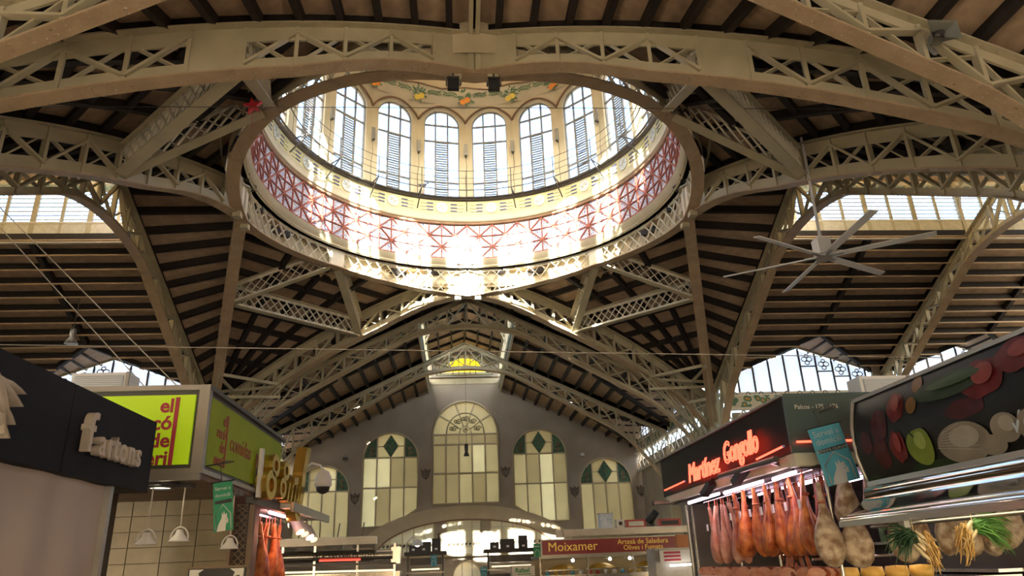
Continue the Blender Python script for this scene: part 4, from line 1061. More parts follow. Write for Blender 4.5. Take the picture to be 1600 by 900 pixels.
# --- golden lettering and the ham stall behind the lime one
gs = thing('gold_letter_sign', (-3.4, 11, 2.7), 'big three dimensional golden letters mounted beside the lime sign', 'sign')
bar('white_end_panel', (-3.44, 10.75, 2.62), (-3.44, 10.75, 3.30), .05, .10, 'white_paint', gs, up=(0, 1, 0)); box('mount', -3.62, -3.52, 10.8, 13.4, 2.55, 3.2, 'frame_dark', gs)
def ringo(cy, cz, r, ri, ex, d=.16):
    n = 22; v = []; f = []
    for i in range(n):
        a = 2*PI*i/n
        for rad, x in ((r, -3.5), (r, -3.5+d), (ri, -3.5+d), (ri, -3.5)): v.append((x, cy+rad*math.cos(a)*ex, cz+rad*math.sin(a)))
    for i in range(n):
        for j in range(4): f.append((i*4+j, i*4+(j+1) % 4, ((i+1) % n)*4+(j+1) % 4, ((i+1) % n)*4+j))
    return mesh('letter_loop', v, f, 'gold', gs)
for cy, cz, r, ri, ex in ((11.05, 2.82, .21, .10, 1.5), (11.25, 3.12, .17, .08, 1.4), (11.95, 3.13, .15, .07, 1.4), (11.8, 2.85, .16, .08, 1.3)):
    ringo(cy, cz, r, ri, ex)
    plate('letter_core', [[(cy+ri*ex*math.cos(a), cz+ri*math.sin(a)) for a in [2*PI*i/14 for i in range(14)]]], .02, 'gold_red', axes((-3.42, 0, 0), (0, 1, 0), (0, 0, 1)), gs)
for cy in (12.15, 12.4, 12.65, 12.9): bar('letter_stroke', (-3.42, cy, 2.68), (-3.42, cy+.10, 2.98), .16, .08, 'gold', gs, up=(0, 1, 0))
bar('letter_stroke', (-3.40, 12.45, 3.02), (-3.40, 12.75, 3.06), .16, .12, 'gold', gs)
ringo(13.0, 2.62, .2, .02, 1.3)
plate('letter_flourish', [[(12.9, 2.55), (13.15, 2.50), (13.35, 2.9), (13.42, 3.3), (13.75, 3.75), (13.35, 3.72), (13.12, 3.25), (13.05, 2.9)]], .18, 'gold', axes((-3.42, 0, 0), (0, 1, 0), (0, 0, 1)), gs)

def ham_mesh(seed, fat, mt, L=1.0):
    rnd = random.Random(seed); v = []; f = []; n = 12
    prof = [(0, .030), (.06, .036), (.12, .034), (.22, .042), (.32, .052), (.42, .075), (.55, .115), (.68, .145), (.80, .150), (.90, .122), (.97, .07), (1.0, .01)]
    bx, by = rnd.uniform(-.06, .06), rnd.uniform(-.05, .05)
    for t, r in prof:
        cx = bx*math.sin(PI*t)+.05*t*t; cy = by*math.sin(PI*t); r2 = r*fat if t > .35 else r*(.8+.2*fat)
        for j in range(n):
            a = 2*PI*j/n; k = 1+.10*math.sin(3*a+seed)+.06*math.sin(5*t*3+2*a)
            v.append((cx+r2*k*math.cos(a), cy+r2*.72*k*math.sin(a), -t*L))
    for i in range(len(prof)-1):
        for j in range(n): f.append((i*n+j, i*n+n+j, i*n+n+(j+1) % n, i*n+(j+1) % n))
    f.append(tuple(range(n))); f.append(tuple((len(prof)-1)*n+j for j in range(n))[::-1])
    me = bpy.data.meshes.new('ham'); me.from_pydata(v, [], f); me.materials.append(MT[mt]); me.polygons.foreach_set('use_smooth', [True]*len(me.polygons)); return me
HM = {}
def ham(x, y, z, L, fat, mt, rz, lbl, grp, seed=0, tagged=False, band=True, tilt=0):
    key = (seed % 4, fat, mt, L)
    if key not in HM: HM[key] = ham_mesh(seed % 4, fat, mt, L)
    t = thing('hanging_ham', (x, y, z), lbl, 'ham', grp)
    w_ = M.Translation((x, y, z)) @ M.Rotation(tilt, 4, 'X') @ M.Rotation(rz, 4, 'Z')
    inst('meat', HM[key], w_, t); rod('rope', (x, y, z-.05), (x, y, z+.10), .02, 'rope', t, 5)
    if band: inst('netting_band', cyl('rope', 8), w_ @ M.Translation((0, 0, -.24*L)) @ M.Rotation(PI/2, 4, 'Y') @ M.Diagonal((.03, .105, .085, 1)), t)
    if tagged: box('price_tag', x-.10*fat-.012, x-.10*fat, y-.035, y+.035, z-.42*L, z-.42*L+.11, 'label', t)
    return t
hs = thing('ham_counter', (-4, 14, 0), 'far ham stall glowing red behind the golden letters', 'stall')
box('canopy', -4.6, -3.35, 12.45, 15.8, 2.60, 2.70, 'white_paint', hs); bar('canopy_edge', (-3.33, 12.45, 2.62), (-3.33, 15.9, 2.62), .05, .14, 'alu', hs)
box('back_panel', -4.62, -4.5, 12.4, 15.8, 0, 2.6, 'dark_panel', hs); bar('hanging_rail', (-3.9, 12.6, 2.52), (-3.9, 15.6, 2.52), .03, .03, 'steel', hs)
tb_ = thing('fluorescent_tube', (-3.7, 13.2, 2.5), 'glowing white tube over the hams of the far left stall', 'lamp'); rod('tube', (-3.72, 12.6, 2.55), (-3.72, 13.7, 2.55), .05, 'tube_pink', tb_, 8); box('holder', -3.76, -3.68, 12.6, 13.7, 2.58, 2.6, 'white_paint', tb_)
lamp('glow', (-3.6, 13.0, 2.3), 14, (1, .35, .2), .08, tb_)
for i in range(6):
    ham(-3.9+.10*(i % 2), 12.75+.2*i, 2.42, .98, .85, 'ham_orange', i*1.3, f'orange ham in the far left stall, {ORD[i]} from the lime stall', 'hams of the far left stall', i)
for i, (y_, z_) in enumerate(((14.0, 2.42), (14.4, 2.40), (14.9, 2.36), (15.3, 2.33))):
    t = thing('spotlight', (-3.55, y_, z_), f'pinkish track spotlight over the far left hams, {ORD[i]} from the tube', 'lamp', 'track spotlights of the far left stall')
    rod('stem', (-3.55, y_, 2.6), (-3.55, y_, z_+.05), .02, 'white_paint', t, 6)
    w_ = frame_m((-3.62, y_-.02, z_+.10), (-3.46, y_-.13, z_-.13), .17, .17); inst('housing', cyl('white_paint', 12), w_, t)
    inst('lens', cyl('spot_glow' if i == 2 else 'shelf_glow', 12), frame_m((-3.46, y_-.13, z_-.13), (-3.455, y_-.135, z_-.14), .14, .14), t)
    if i % 2 == 0: lamp('beam', (-3.45, y_-.2, z_-.2), 5, (1, .45, .3), .06, t)
cc = thing('dome_camera', (-3.15, 14, 3.2), 'white dome security camera on a curved arm behind the golden letters', 'camera')
tube('arm', [(-3.55, 14, 2.69), (-3.55, 14, 3.2), (-3.5, 14, 3.42), (-3.36, 14, 3.52), (-3.2, 14, 3.48), (-3.14, 14, 3.36)], .045, 'white_paint', cc, 8)
lathe('housing', [(.02, 3.40), (.10, 3.36), (.15, 3.24), (.16, 3.10), (.13, 3.08)], 'white_paint', cc, 18, (-3.13, 14)); lathe('lens_dome', [(.13, 3.08), (.11, 3.0), (.05, 2.96), (.0, 2.95)], 'black', cc, 18, (-3.13, 14))

# --- ham stall on the right
kf = thing('neon_fascia', (3.65, 12, 2.8), 'black stall fascia with red neon script and teal end face', 'sign')
box('box', 3.68, 7.4, 9.08, 15.3, 2.80, 3.54, 'gloss_black', kf); box('teal_face', 3.66, 7.4, 9.04, 9.08, 2.80, 3.54, 'teal', kf); bar('top_edge', (3.66, 9.04, 3.55), (3.66, 15.3, 3.55), .05, .03, 'alu', kf); bar('top_edge', (3.66, 9.05, 3.55), (7.4, 9.05, 3.55), .04, .03, 'teal', kf)
nt = V((0, -1, 0))
inst('neon_script', text_mesh('Martínez', .44, 0, 'neon', shear=.25, outline=.012, spacing=.95), axes((3.60, 13.25, 2.88), nt*1.12, (0, 0, 1), (-1, 0, 0)), kf)
inst('neon_script', text_mesh('Gongollo', .46, 0, 'neon', shear=.25, outline=.012, spacing=.95), axes((3.60, 11.35, 2.96), nt*.86, (0, 0, 1), (-1, 0, 0)), kf)
for a, b in (((3.6, 14.9, 2.90), (3.6, 13.5, 2.93)), ((3.6, 10.05, 2.86), (3.6, 9.15, 2.90)), ((3.72, 8.99, 2.93), (3.94, 8.99, 2.93)), ((4.28, 8.99, 2.93), (4.9, 8.99, 2.93))):
    nb_ = rod('neon_line', a, b, .028, 'neon', kf, 8); rod('neon_end', b, V(b)+(V(b)-V(a)).normalized()*.03, .03, 'neon_tip', nb_, 6)
letters(kf, 'Palcos - 175 - 176', (3.79, 9.03, 3.36), (1, 0, 0), (0, 0, 1), .082, 'chalk', ext=.001)
lamp('neon_glow', (3.45, 11.5, 3.0), 1.2, (1, .08, .04), .2, kf)
st = thing('ham_stall', (5, 12, 0), 'ham stall under the neon fascia with pale ledge and dark soffit', 'stall')
box('ledge', 3.70, 7.4, 9.1, 15.2, 2.66, 2.80, 'pale_green', st); box('soffit', 3.8, 7.4, 9.2, 15.2, 2.62, 2.66, 'frame_dark', st); box('back_wall', 6.6, 6.7, 9.2, 15.2, 0, 2.62, 'dark_panel', st); box('end_wall', 4.2, 6.6, 15.1, 15.2, 0, 2.62, 'dark_panel', st)
for x_ in (3.72,): box('pale_block', 3.69, 3.95, 9.06, 9.3, 2.64, 2.82, 'pale_green', st)
po = bar('steel_post', (4.18, 15.4, 0), (4.18, 15.4, 2.75), .09, .09, 'steel', st, up=(0, 1, 0)); bar('pink_post', (4.32, 15.4, 0), (4.32, 15.4, 2.7), .13, .08, 'white_paint', st, up=(0, 1, 0))
rod('hanging_rail', (3.95, 9.15, 2.60), (3.95, 13.6, 2.54), .03, 'steel', st); rod('hanging_rail', (4.35, 9.15, 2.60), (4.35, 13.6, 2.54), .03, 'steel', st)
rod('counter_rail', (3.8, 9.3, 1.52), (6.4, 9.3, 1.56), .03, 'chrome', st); rod('upright', (4.02, 9.02, 0), (4.02, 9.02, 2.7), .04, 'chrome_dull', st)
box('counter', 3.9, 6.5, 9.3, 15.0, 0, 1.25, 'chrome_dull', st)
for i, (x_, a, b) in enumerate(((3.82, 14.1, 12.4), (3.82, 12.1, 10.5), (3.82, 10.1, 9.4), (4.6, 13.0, 11.4), (4.6, 11.0, 9.6), (5.2, 10.9, 9.4), (5.8, 10.7, 9.4))):
    t = thing('fluorescent_tube', (x_, a, 2.55), f'pinkish fluorescent tube under the neon fascia, {ORD[i]} counted from the steel post', 'lamp', 'tubes of the right ham stall')
    rod('tube', (x_, a, 2.58), (x_, b, 2.60), .055, 'tube_pink', t, 8); bar('holder', (x_, a, 2.62), (x_, b, 2.63), .08, .03, 'frame_dark', t)
for y_ in (9.8, 11.2, 12.8): lamp('tube_glow', (3.7, y_, 2.45), 9, (1, .55, .65), .12, st)
lamp('warm_glow', (5.2, 9.6, 1.7), 8, (1, .7, .35), .1, st)
aw = thing('awning_roller', (3.5, 11, 2.7), 'dark awning roller fixed below the neon script', 'roller'); rod('roller', (3.52, 11.4, 2.78), (3.55, 9.3, 2.76), .09, 'frame_dark', aw); 
for y_ in (9.5, 11.0): bar('arm', (3.55, y_, 2.75), (3.72, y_+.1, 2.72), .04, .05, 'frame_dark', aw)
for i, (y_, z_) in enumerate(((12.2, 2.70), (10.7, 2.74))):
    t = thing('floodlight', (3.6, y_, z_), f'small black floodlight below the neon script, {["nearer the steel post", "nearer the blue banner"][i]}', 'lamp'); bar('housing', (3.55, y_+.16, z_-.12), (3.62, y_-.12, z_+.05), .14, .09, 'black', t); bar('yoke', (3.66, y_, z_+.06), (3.7, y_, z_+.1), .03, .12, 'black', t)
tub = thing('cross_tube', (3.6, 15.2, 2.7), 'grey horizontal pole sticking out left of the ham stall', 'pole'); rod('pole', (3.35, 15.0, 2.66), (4.3, 15.2, 2.68), .09, 'grey_metal', tub); rod('cap', (3.33, 15.0, 2.66), (3.36, 15.0, 2.66), .10, 'dark_metal', tub)
k = 0
for i in range(8): ham(3.93+.10*(i % 2), 13.30-.165*i, 2.44, .97, .74, 'ham_pink', i*.9, f'slender pinkish cured ham, {ORD[i]} from the steel post', 'slender hams of the right stall', i, band=False, tagged=i < 2)
for i in range(13): ham(3.91+.09*(i % 2), 11.95-.212*i, 2.56, 1.0, .98, 'ham_orange', i*1.7, f'orange cured ham in the front row, {ORD[i]} after the slender hams', 'orange hams of the right stall', i, tagged=i % 2 == 0)
for i in range(9): ham(4.30+.04*(i % 2), 12.0-.29*i, 2.56, 1.0, .92, 'ham_dark', i*1.1, f'dark red cured ham in the row behind, {ORD[i]} from the far end', 'dark hams of the right stall', i)
BG = [(3.86, 8.92, 2.42, 1.0, 1.35, 'big grey whole ham hanging below the blue banner'), (4.16, 8.85, 2.72, .85, 1.2, 'grey ham hanging high beside the blue banner'), (4.30, 8.95, 2.30, .9, 1.3, 'big grey ham at the left end of the chrome canopy'), (4.50, 8.9, 2.80, .95, 1.1, 'grey ham behind the edge of the vegetable sign')]
for i, (x_, y_, z_, L_, ft, lb) in enumerate(BG): ham(x_, y_, z_, L_, ft, 'ham_grey', i*1.3+.4, lb, None, i)
for i in range(9): ham(4.68+.29*i, 8.75+.12*(i % 2), 2.36+.03*(i % 3), .92-.04*(i % 2), 1.25, 'ham_grey', i*1.9, f'whole grey ham below the chrome canopy, {ORD[i]} from its left end', 'grey hams below the canopy', i)
for i in range(4):
    t = thing('cheese_wheel', (4.35+.33*i, 9.5, 1.3), f'yellow cheese on the ham counter, {ORD[i]} from the left', 'cheese'); lathe('wheel', [(0, 1.26), (.13, 1.26), (.145, 1.32), (.13, 1.40), (0, 1.41)], 'cheese', t, 14, (4.35+.33*i, 9.55))
for i in range(6):
    t = thing('cured_sausage', (3.95, 10.6-.13*i, 1.6), f'dark red sausage hanging below the orange hams, {ORD[i]} from the far end', 'sausage', 'sausages of the right stall'); tube('casing', [(3.97+.02*math.sin(i+q), 10.6-.16*i, 1.62-q*.09) for q in range(6)], [.03, .055, .06, .06, .055, .02], 'ham_dark', t, 8); rod('string', (3.97, 10.6-.16*i, 1.6), (3.97, 10.6-.16*i, 1.75), .008, 'rope', t, 4)
for i in range(12):
    y_ = 9.5+.42*i; x_ = 4.0+.05*(i % 2)
    t = thing('meat_tray', (x_, y_, 1.25), f'tray of sliced red meat on the ham counter, {ORD[i]} from the near end', 'tray', 'meat trays on the ham counter')
    box('tray', x_-.16, x_+.16, y_-.18, y_+.18, 1.25, 1.28, 'white_paint', t)
    for q in range(4): inst('slice', cyl('ham_dark' if q % 2 else 'ham_pink', 10), frame_m((x_-.1+.06*q, y_-.02, 1.34), (x_-.06+.06*q, y_+.02, 1.36), .24, .16), t)
for i in range(3):
    y_ = 9.6+1.7*i; t = thing('counter_tube', (4.5, y_, 1.6), f'warm light tube above the ham counter, {ORD[i]} from the near end', 'lamp'); rod('tube', (4.5, y_, 1.60), (4.5, y_+1.2, 1.60), .04, 'tube_warm', t, 8); bar('holder', (4.5, y_, 1.63), (4.5, y_+1.2, 1.63), .06, .03, 'chrome_dull', t); bar('bracket', (4.5, y_+.6, 1.25), (4.5, y_+.6, 1.62), .03, .03, 'chrome_dull', t, up=(0, 1, 0))
for i in range(10):
    y_ = 9.5+.52*i; t = thing('wine_bottle', (6.3, y_, 1.7), f'dark bottle on the back shelf of the ham stall, {ORD[i]} from the near end', 'bottle', 'bottles on the back shelf'); lathe('glass', [(0, 1.72), (.05, 1.72), (.05, 1.95), (.02, 2.03), (.02, 2.12)], 'leaf_paint' if i % 3 else 'red_box', t, 10, (6.4, y_)); lathe('cap', [(.024, 2.08), (.024, 2.14), (0, 2.14)], 'gold', t, 8, (6.4, y_))
box('back_shelf', 6.2, 6.6, 9.3, 15.0, 1.68, 1.72, 'chrome_dull', st); box('back_shelf', 6.2, 6.6, 9.3, 15.0, 1.28, 1.32, 'chrome_dull', st)
flag('hanging_banner', (3.70, 8.62, 3.02), (.98, 0, .197), (-.197, 0, .98), .43, .70, 'flag_blue', 'blue banner reading Servei a domicili in front of the teal face', 'ESPANYA I EUROPA', 'chalk_grey')
# --- vegetable sign and chrome canopy, right foreground
VZ0, VZ1 = 2.30, 3.26
def vface(y, t, d=0):
    """point on the curved sign face: t 0 bottom .. 1 top"""
    b = .14*math.sin(PI*(.12+.76*t)); return V((4.14-b+.02*t-d, y, VZ0+(VZ1-VZ0)*t))
vg = thing('vegetable_sign', (4.1, 6, 2.3), 'curved dark sign printed with peppers, apple and onions', 'sign')
v = []; f = []; ny, nz = 2, 12; Y0, Y1 = 3.0, 8.14
for i in range(ny):
    for j in range(nz+1): v.append(vface(Y0+(Y1-Y0)*i, j/nz))
for j in range(nz): f.append((j, j+1, nz+2+j, nz+1+j))
mesh('printed_face', v, f, 'print_dark', vg, True)
for y_ in (Y1, Y0):
    vv = [vface(y_, j/nz) for j in range(nz+1)]+[V((5.0, y_, VZ1)), V((5.0, y_, VZ0))]
    mesh('end_cap', vv, [tuple(range(len(vv)))], 'frame_dark', vg)
tube('end_rim', [vface(Y1+.01, j/nz, .01) for j in range(nz+1)], .045, 'alu', vg, 6)
bar('top_rim', vface(Y0, 1, .0), vface(Y1, 1, .0), .05, .04, 'alu', vg); bar('bottom_rim', vface(Y0, 0, .01), vface(Y1, 0, .01), .06, .06, 'chrome_dull', vg)
box('case', 4.2, 5.0, Y0, Y1-.02, VZ0, VZ1-.02, 'frame_dark', vg)
def blob(name, y, t, ry, rt, m, layer=1, shape=None, parent=vg):
    pts = []; n = 26
    for i in range(n):
        a = 2*PI*i/n; k = shape(a) if shape else 1
        pts.append(vface(y+ry*k*math.cos(a), min(.985, max(.015, t+rt*k*math.sin(a))), .004*layer))
    c = vface(y, min(.97, max(.03, t)), .004*layer); return mesh(name, [c]+pts, [(0, 1+(i+1) % n, 1+i) for i in range(n)], m, parent)
pep = lambda a: 1+.12*math.cos(2*a)+.06*math.cos(5*a)
for i, (y, t, ry, rt, m_) in enumerate(((7.27, .74, .14, .18, 'print_red'), (7.6, .6, .14, .2, 'print_deep'), (7.33, .32, .12, .19, 'print_red'), (7.66, .3, .13, .2, 'print_deep'), (5.92, .72, .26, .2, 'print_red'), (5.45, .82, .26, .17, 'print_red'), (5.2, .45, .22, .25, 'print_deep'), (7.9, .45, .1, .15, 'print_deep'), (4.7, .7, .3, .25, 'print_red'), (6.2, .5, .25, .1, 'print_deep'))):
    blob('printed_pepper', y, t, ry, rt, m_, 1+i % 3, pep)
for y, t in ((6.98, .70), (6.87, .90)): blob('printed_tomato', y, t, .09, .09, 'print_yellow', 2)
blob('printed_cucumber', 6.38, .77, .52, .13, 'print_leaf', 3, lambda a: 1+.05*math.cos(2*a)); blob('printed_cucumber', 6.9, .05, .4, .06, 'print_leaf', 2)
blob('printed_apple', 6.97, .27, .20, .20, 'print_green', 4, lambda a: 1-.16*max(0, math.sin(a))**6+.03*math.cos(3*a)); bar('printed_stem', vface(7.0, .36, .022), vface(7.1, .46, .022), .006, .012, 'print_leaf', vg)
blob('printed_onion', 6.37, .21, .36, .19, 'print_onion', 4, lambda a: 1+.08*math.cos(a+2.6)); blob('printed_onion', 5.78, .24, .17, .13, 'print_onion', 4); blob('printed_onion', 5.45, .2, .2, .15, 'print_onion', 5)
blob('printed_garlic', 6.0, .12, .17, .09, 'print_onion', 5); blob('printed_lettuce', 7.95, .05, .12, .04, 'print_leaf', 4)
for y, t, ry, rt, m_ in ((7.24, .78, .07, .09, 'print_pepper_glint'), (7.31, .36, .06, .10, 'print_pepper_glint'), (5.88, .76, .14, .10, 'print_pepper_glint'), (5.42, .86, .13, .07, 'print_pepper_glint'), (4.66, .74, .16, .12, 'print_pepper_glint'), (6.93, .32, .09, .09, 'print_apple_glint'), (6.30, .25, .20, .10, 'print_onion_glint_vein'), (5.74, .27, .09, .07, 'print_onion_glint_vein'), (5.40, .24, .10, .07, 'print_onion_glint_vein'), (6.30, .80, .40, .05, 'print_cucumber_glint')):
    blob('printed_highlight', y, t, ry, rt, m_, 6)  # highlights painted as lighter spots on the printed vegetables
for i in range(7): bar('printed_onion_vein', vface(6.70-.02*i, .20+.02*i, .03), vface(6.12+.03*i, .10+.045*i, .03), .004, .006, 'print_onion_glint_vein', vg)
letters(vg, 'Ve', (4.0, 5.72, 2.46), (0, -1, 0), (.1, 0, 1), .26, 'chalk_grey')
cn = thing('chrome_canopy', (3.9, 6, 2.1), 'curved polished chrome canopy below the vegetable sign', 'canopy')
prof = [(4.10, 2.29), (4.02, 2.27), (3.98, 2.20), (3.99, 2.16), (3.93, 2.10), (3.84, 2.03), (3.74, 1.97), (3.66, 1.95), (3.64, 1.92), (3.66, 1.89)]
v = []; f = []
for y_ in (3.0, 8.14):
    for x_, z_ in prof: v.append((x_, y_, z_))
n_ = len(prof)
for j in range(n_-1): f.append((j, n_+j, n_+j+1, j+1))
mesh('visor', v, f, 'chrome', cn, True)
v = [(x_, 8.14, z_) for x_, z_ in prof]+[(4.2, 8.14, 1.95), (4.2, 8.14, 2.29)]; mesh('visor_end', v, [tuple(range(len(v)))], 'chrome', cn)
bar('front_lip', (3.66, 3.0, 1.88), (3.66, 8.16, 1.88), .05, .06, 'chrome_dull', cn); box('underside', 3.72, 4.6, 3.0, 8.1, 1.955, 1.975, 'white_paint', cn)
rod('rail', (3.95, 3.0, 1.84), (3.95, 8.05, 1.84), .04, 'chrome_dull', cn); bar('clamp', (3.9, 7.35, 1.80), (3.9, 7.35, 1.96), .06, .10, 'grey_metal', cn)
lt = thing('canopy_light', (4.0, 6, 1.93), 'long warm light fitting glowing under the chrome canopy', 'lamp'); box('diffuser', 3.80, 3.92, 3.2, 7.25, 1.915, 1.945, 'tube_warm', lt); box('tray', 3.76, 3.98, 3.15, 7.3, 1.945, 1.955, 'white_paint', lt)
vb = thing('greengrocer_stall', (4.8, 6, 0), 'stall body behind the chrome canopy with dark back', 'stall'); box('roof', 4.2, 5.2, 3.0, 8.1, 2.0, 2.29, 'frame_dark', vb); box('back', 6.3, 6.4, 3.0, 8.4, 0, 3.2, 'dark_panel', vb); box('counter', 4.2, 6.2, 3.0, 8.1, 0, 1.1, 'grey_metal', vb)
def bunch(x, y, z, mt, lbl, seed, spread, side):
    t = thing('onion_bunch', (x, y, z), lbl, 'onions'); rnd = random.Random(seed)
    rod('string', (x, y, z+.03), (x, y, 1.86), .008, 'bulb', t, 4)
    for i in range(70):
        a = rnd.uniform(-.9, .9); L = rnd.uniform(.20, .42); el = rnd.uniform(-.9, .55)
        d = V((side*math.cos(el)*math.cos(a)*.9, -abs(math.sin(a))*.4, math.sin(el)*.6)); p = V((x, y, z))+V((0, rnd.uniform(-.04, .04), rnd.uniform(-.05, .03)))
        tube('leaf', [p, p+d*L*.5+V((0, 0, .03)), p+d*L*.85, p+d*L+V((0, 0, -.05))], [.016, .016, .010, .002], mt, t, 4)
    for i in range(12):
        p = V((x-side*rnd.uniform(.02, .12), y+rnd.uniform(-.04, .04), z-rnd.uniform(.0, .18))); tube('bulb', [p+V((side*.05, 0, .05)), p, p-V((side*.03, 0, .03))], [.018, .034, .024], 'bulb', t, 6)
    for i in range(110):
        p = V((x-side*rnd.uniform(.06, .15), y+rnd.uniform(-.05, .05), z-rnd.uniform(-.05, .20))); q = p+V((-side*rnd.uniform(.0, .05)+rnd.uniform(-.03, .03), rnd.uniform(-.04, .04), -rnd.uniform(.04, .14)))
        tube('root', [p, p.lerp(q, .5)+V((.01, 0, 0)), q], [.013, .010, .004], 'root', t, 4)
bunch(3.45, 6.5, 1.70, 'onion_deep', 'bunch of dark green onion tops and tan roots under the canopy', 1, .3, -1)
bunch(3.88, 6.3, 1.76, 'onion_green', 'bunch of bright green spring onions with roots under the canopy', 2, .3, 1)

# --- stalls further down the aisle
ms = thing('burgundy_sign', (4.6, 26, 1.9), 'long burgundy stall sign with gold Moixamer lettering', 'sign')
box('board', 2.22, 7.0, 26.0, 26.2, 1.85, 2.33, 'red_sign', ms)
for z_ in (1.84, 2.34): bar('rim', (2.2, 25.98, z_), (7.02, 25.98, z_), .06, .04, 'alu', ms)
for x_ in (2.2, 7.02): bar('rim', (x_, 25.98, 1.84), (x_, 25.98, 2.34), .05, .05, 'alu', ms, up=(0, 1, 0))
letters(ms, 'Moixamer', (2.42, 25.985, 1.97), (1, 0, 0), (0, 0, 1), .42, 'gold_text')
letters(ms, 'Artesà de Saladura', (5.75, 25.985, 2.12), (1, 0, 0), (0, 0, 1), .235, 'gold_text', align='CENTER'); letters(ms, 'Olives i Fumats', (5.75, 25.985, 1.93), (1, 0, 0), (0, 0, 1), .225, 'gold_text', align='CENTER')
mo = thing('olive_stall', (4.6, 27, 0), 'lit glass stall with olives and preserves below the burgundy sign', 'stall')
box('roof', 2.1, 7.1, 26.0, 29.0, 1.74, 1.84, 'alu', mo); box('back', 2.1, 7.1, 28.6, 28.7, 0, 1.8, 'stone_warm', mo); box('counter', 2.1, 7.1, 26.4, 27.2, 0, 1.2, 'chrome_dull', mo)
for x_ in (2.15, 3.8, 5.4, 7.05): bar('post', (x_, 26.1, 0), (x_, 26.1, 1.8), .05, .05, 'alu', mo, up=(0, 1, 0))
for z_ in (1.36, 1.68): bar('glass_shelf', (2.2, 26.4, z_), (7.0, 26.4, z_), .4, .02, 'pane', mo)
for i, (x_, w_) in enumerate(((2.95, .55), (4.3, .55), (5.85, .35))):
    t = thing('olive_heap', (x_, 26.4, 1.4), f'heap of golden olives behind the glass, {ORD[i]} from the left', 'olives'); v = []; f = []
    for a in range(14):
        for b in range(5):
            r = b/4; v.append((x_+w_*r*math.cos(2*PI*a/14), 26.4+.25*r*math.sin(2*PI*a/14), 1.37+.18*(1-r*r)))
    for a in range(14):
        for b in range(4): f.append((a*5+b, ((a+1) % 14)*5+b, ((a+1) % 14)*5+b+1, a*5+b+1))
    mesh('heap', v, f, 'olive', t, True); box('tray', x_-w_, x_+w_, 26.15, 26.65, 1.34, 1.375, 'chrome_dull', t)
for i, x_ in enumerate((3.3, 4.6, 5.3)):
    t = thing('case_lamp', (x_, 26.3, 1.68), f'small glowing lamp inside the olive stall, {ORD[i]} from the left', 'lamp'); lathe('bulb', [(0, 1.72), (.06, 1.68), (.05, 1.62), (0, 1.60)], 'tube_white', t, 10, (x_, 26.25)); bar('base', (x_, 26.25, 1.72), (x_, 26.25, 1.76), .06, .06, 'white_paint', t, up=(0, 1, 0))
lamp('case_glow', (4.6, 26.5, 1.6), 10, (1, .85, .6), .2, mo)
rnd = random.Random(5)
for i in range(16):
    x_ = 2.4+i*.29; c_ = ['white_paint', 'red_box', 'cheese', 'label', 'flag_blue', 'olive'][rnd.randrange(6)]
    t = thing('preserve_jar', (x_, 26.3, 1.2), f'small preserve jar on the olive counter, {ORD[i]} from the left', 'jar', 'jars on the olive counter'); h_ = rnd.uniform(.09, .16); lathe('jar', [(0, 1.2), (.07, 1.2), (.075, 1.2+h_*.8), (.05, 1.2+h_)], c_, t, 10, (x_, 26.25)); lathe('lid', [(.055, 1.2+h_), (.055, 1.23+h_), (0, 1.23+h_)], 'alu', t, 10, (x_, 26.25))
du = thing('service_duct', (4.9, 25, 2.4), 'pale metal service duct running above the burgundy sign', 'duct'); box('duct', 2.85, 8.4, 24.9, 25.3, 2.40, 2.60, 'alu', du); bar('flange', (2.85, 24.88, 2.60), (8.4, 24.88, 2.60), .04, .03, 'grey_metal', du); bar('end_cap', (2.82, 25.1, 2.38), (2.82, 25.1, 2.62), .42, .05, 'grey_metal', du, up=(0, 1, 0))
for nm_, x0, x1, z1, mt, lb, ct in (('glass_box', 4.1, 4.55, 3.08, 'pale_blue', 'pale glass box standing on the service duct', 'box'), ('speaker_box', 4.66, 4.92, 2.88, 'white_paint', 'white box with round black front on the service duct', 'speaker'), ('red_appliance', 4.98, 5.65, 2.86, 'red_box', 'red appliance with sloping grey lid on the duct', 'appliance'), ('red_appliance', 6.1, 6.85, 2.85, 'red_box', 'red appliance with black slot on the duct by the steel post', 'appliance'), ('speaker_box', 7.25, 7.5, 2.84, 'white_paint', 'white box with round black front right of the steel post', 'speaker')):
    t = thing(nm_, ((x0+x1)/2, 25, 2.62), lb, ct); box('body', x0, x1, 24.92, 25.25, 2.62, z1, mt, t)
    if 'speaker' in nm_: rod('cone', ((x0+x1)/2, 24.90, (2.62+z1)/2), ((x0+x1)/2, 24.93, (2.62+z1)/2), .13, 'black', t, 14)
    elif 'red' in nm_: box('front', x0+.08, x1-.08, 24.89, 24.93, 2.66, z1-.06, 'black' if x0 > 6 else 'grey_metal', t)
    else: box('rim', x0-.02, x1+.02, 24.9, 25.27, z1, z1+.02, 'alu', t)
sp_ = thing('stage_spotlight', (5.9, 25, 2.7), 'black tilted spotlight standing between the red appliances', 'lamp'); inst('housing', cyl('black', 12), frame_m((5.75, 25.0, 2.75), (6.05, 24.95, 3.1), .26, .26), sp_); bar('foot', (5.9, 25, 2.62), (5.9, 25, 2.8), .1, .1, 'black', sp_, up=(0, 1, 0))
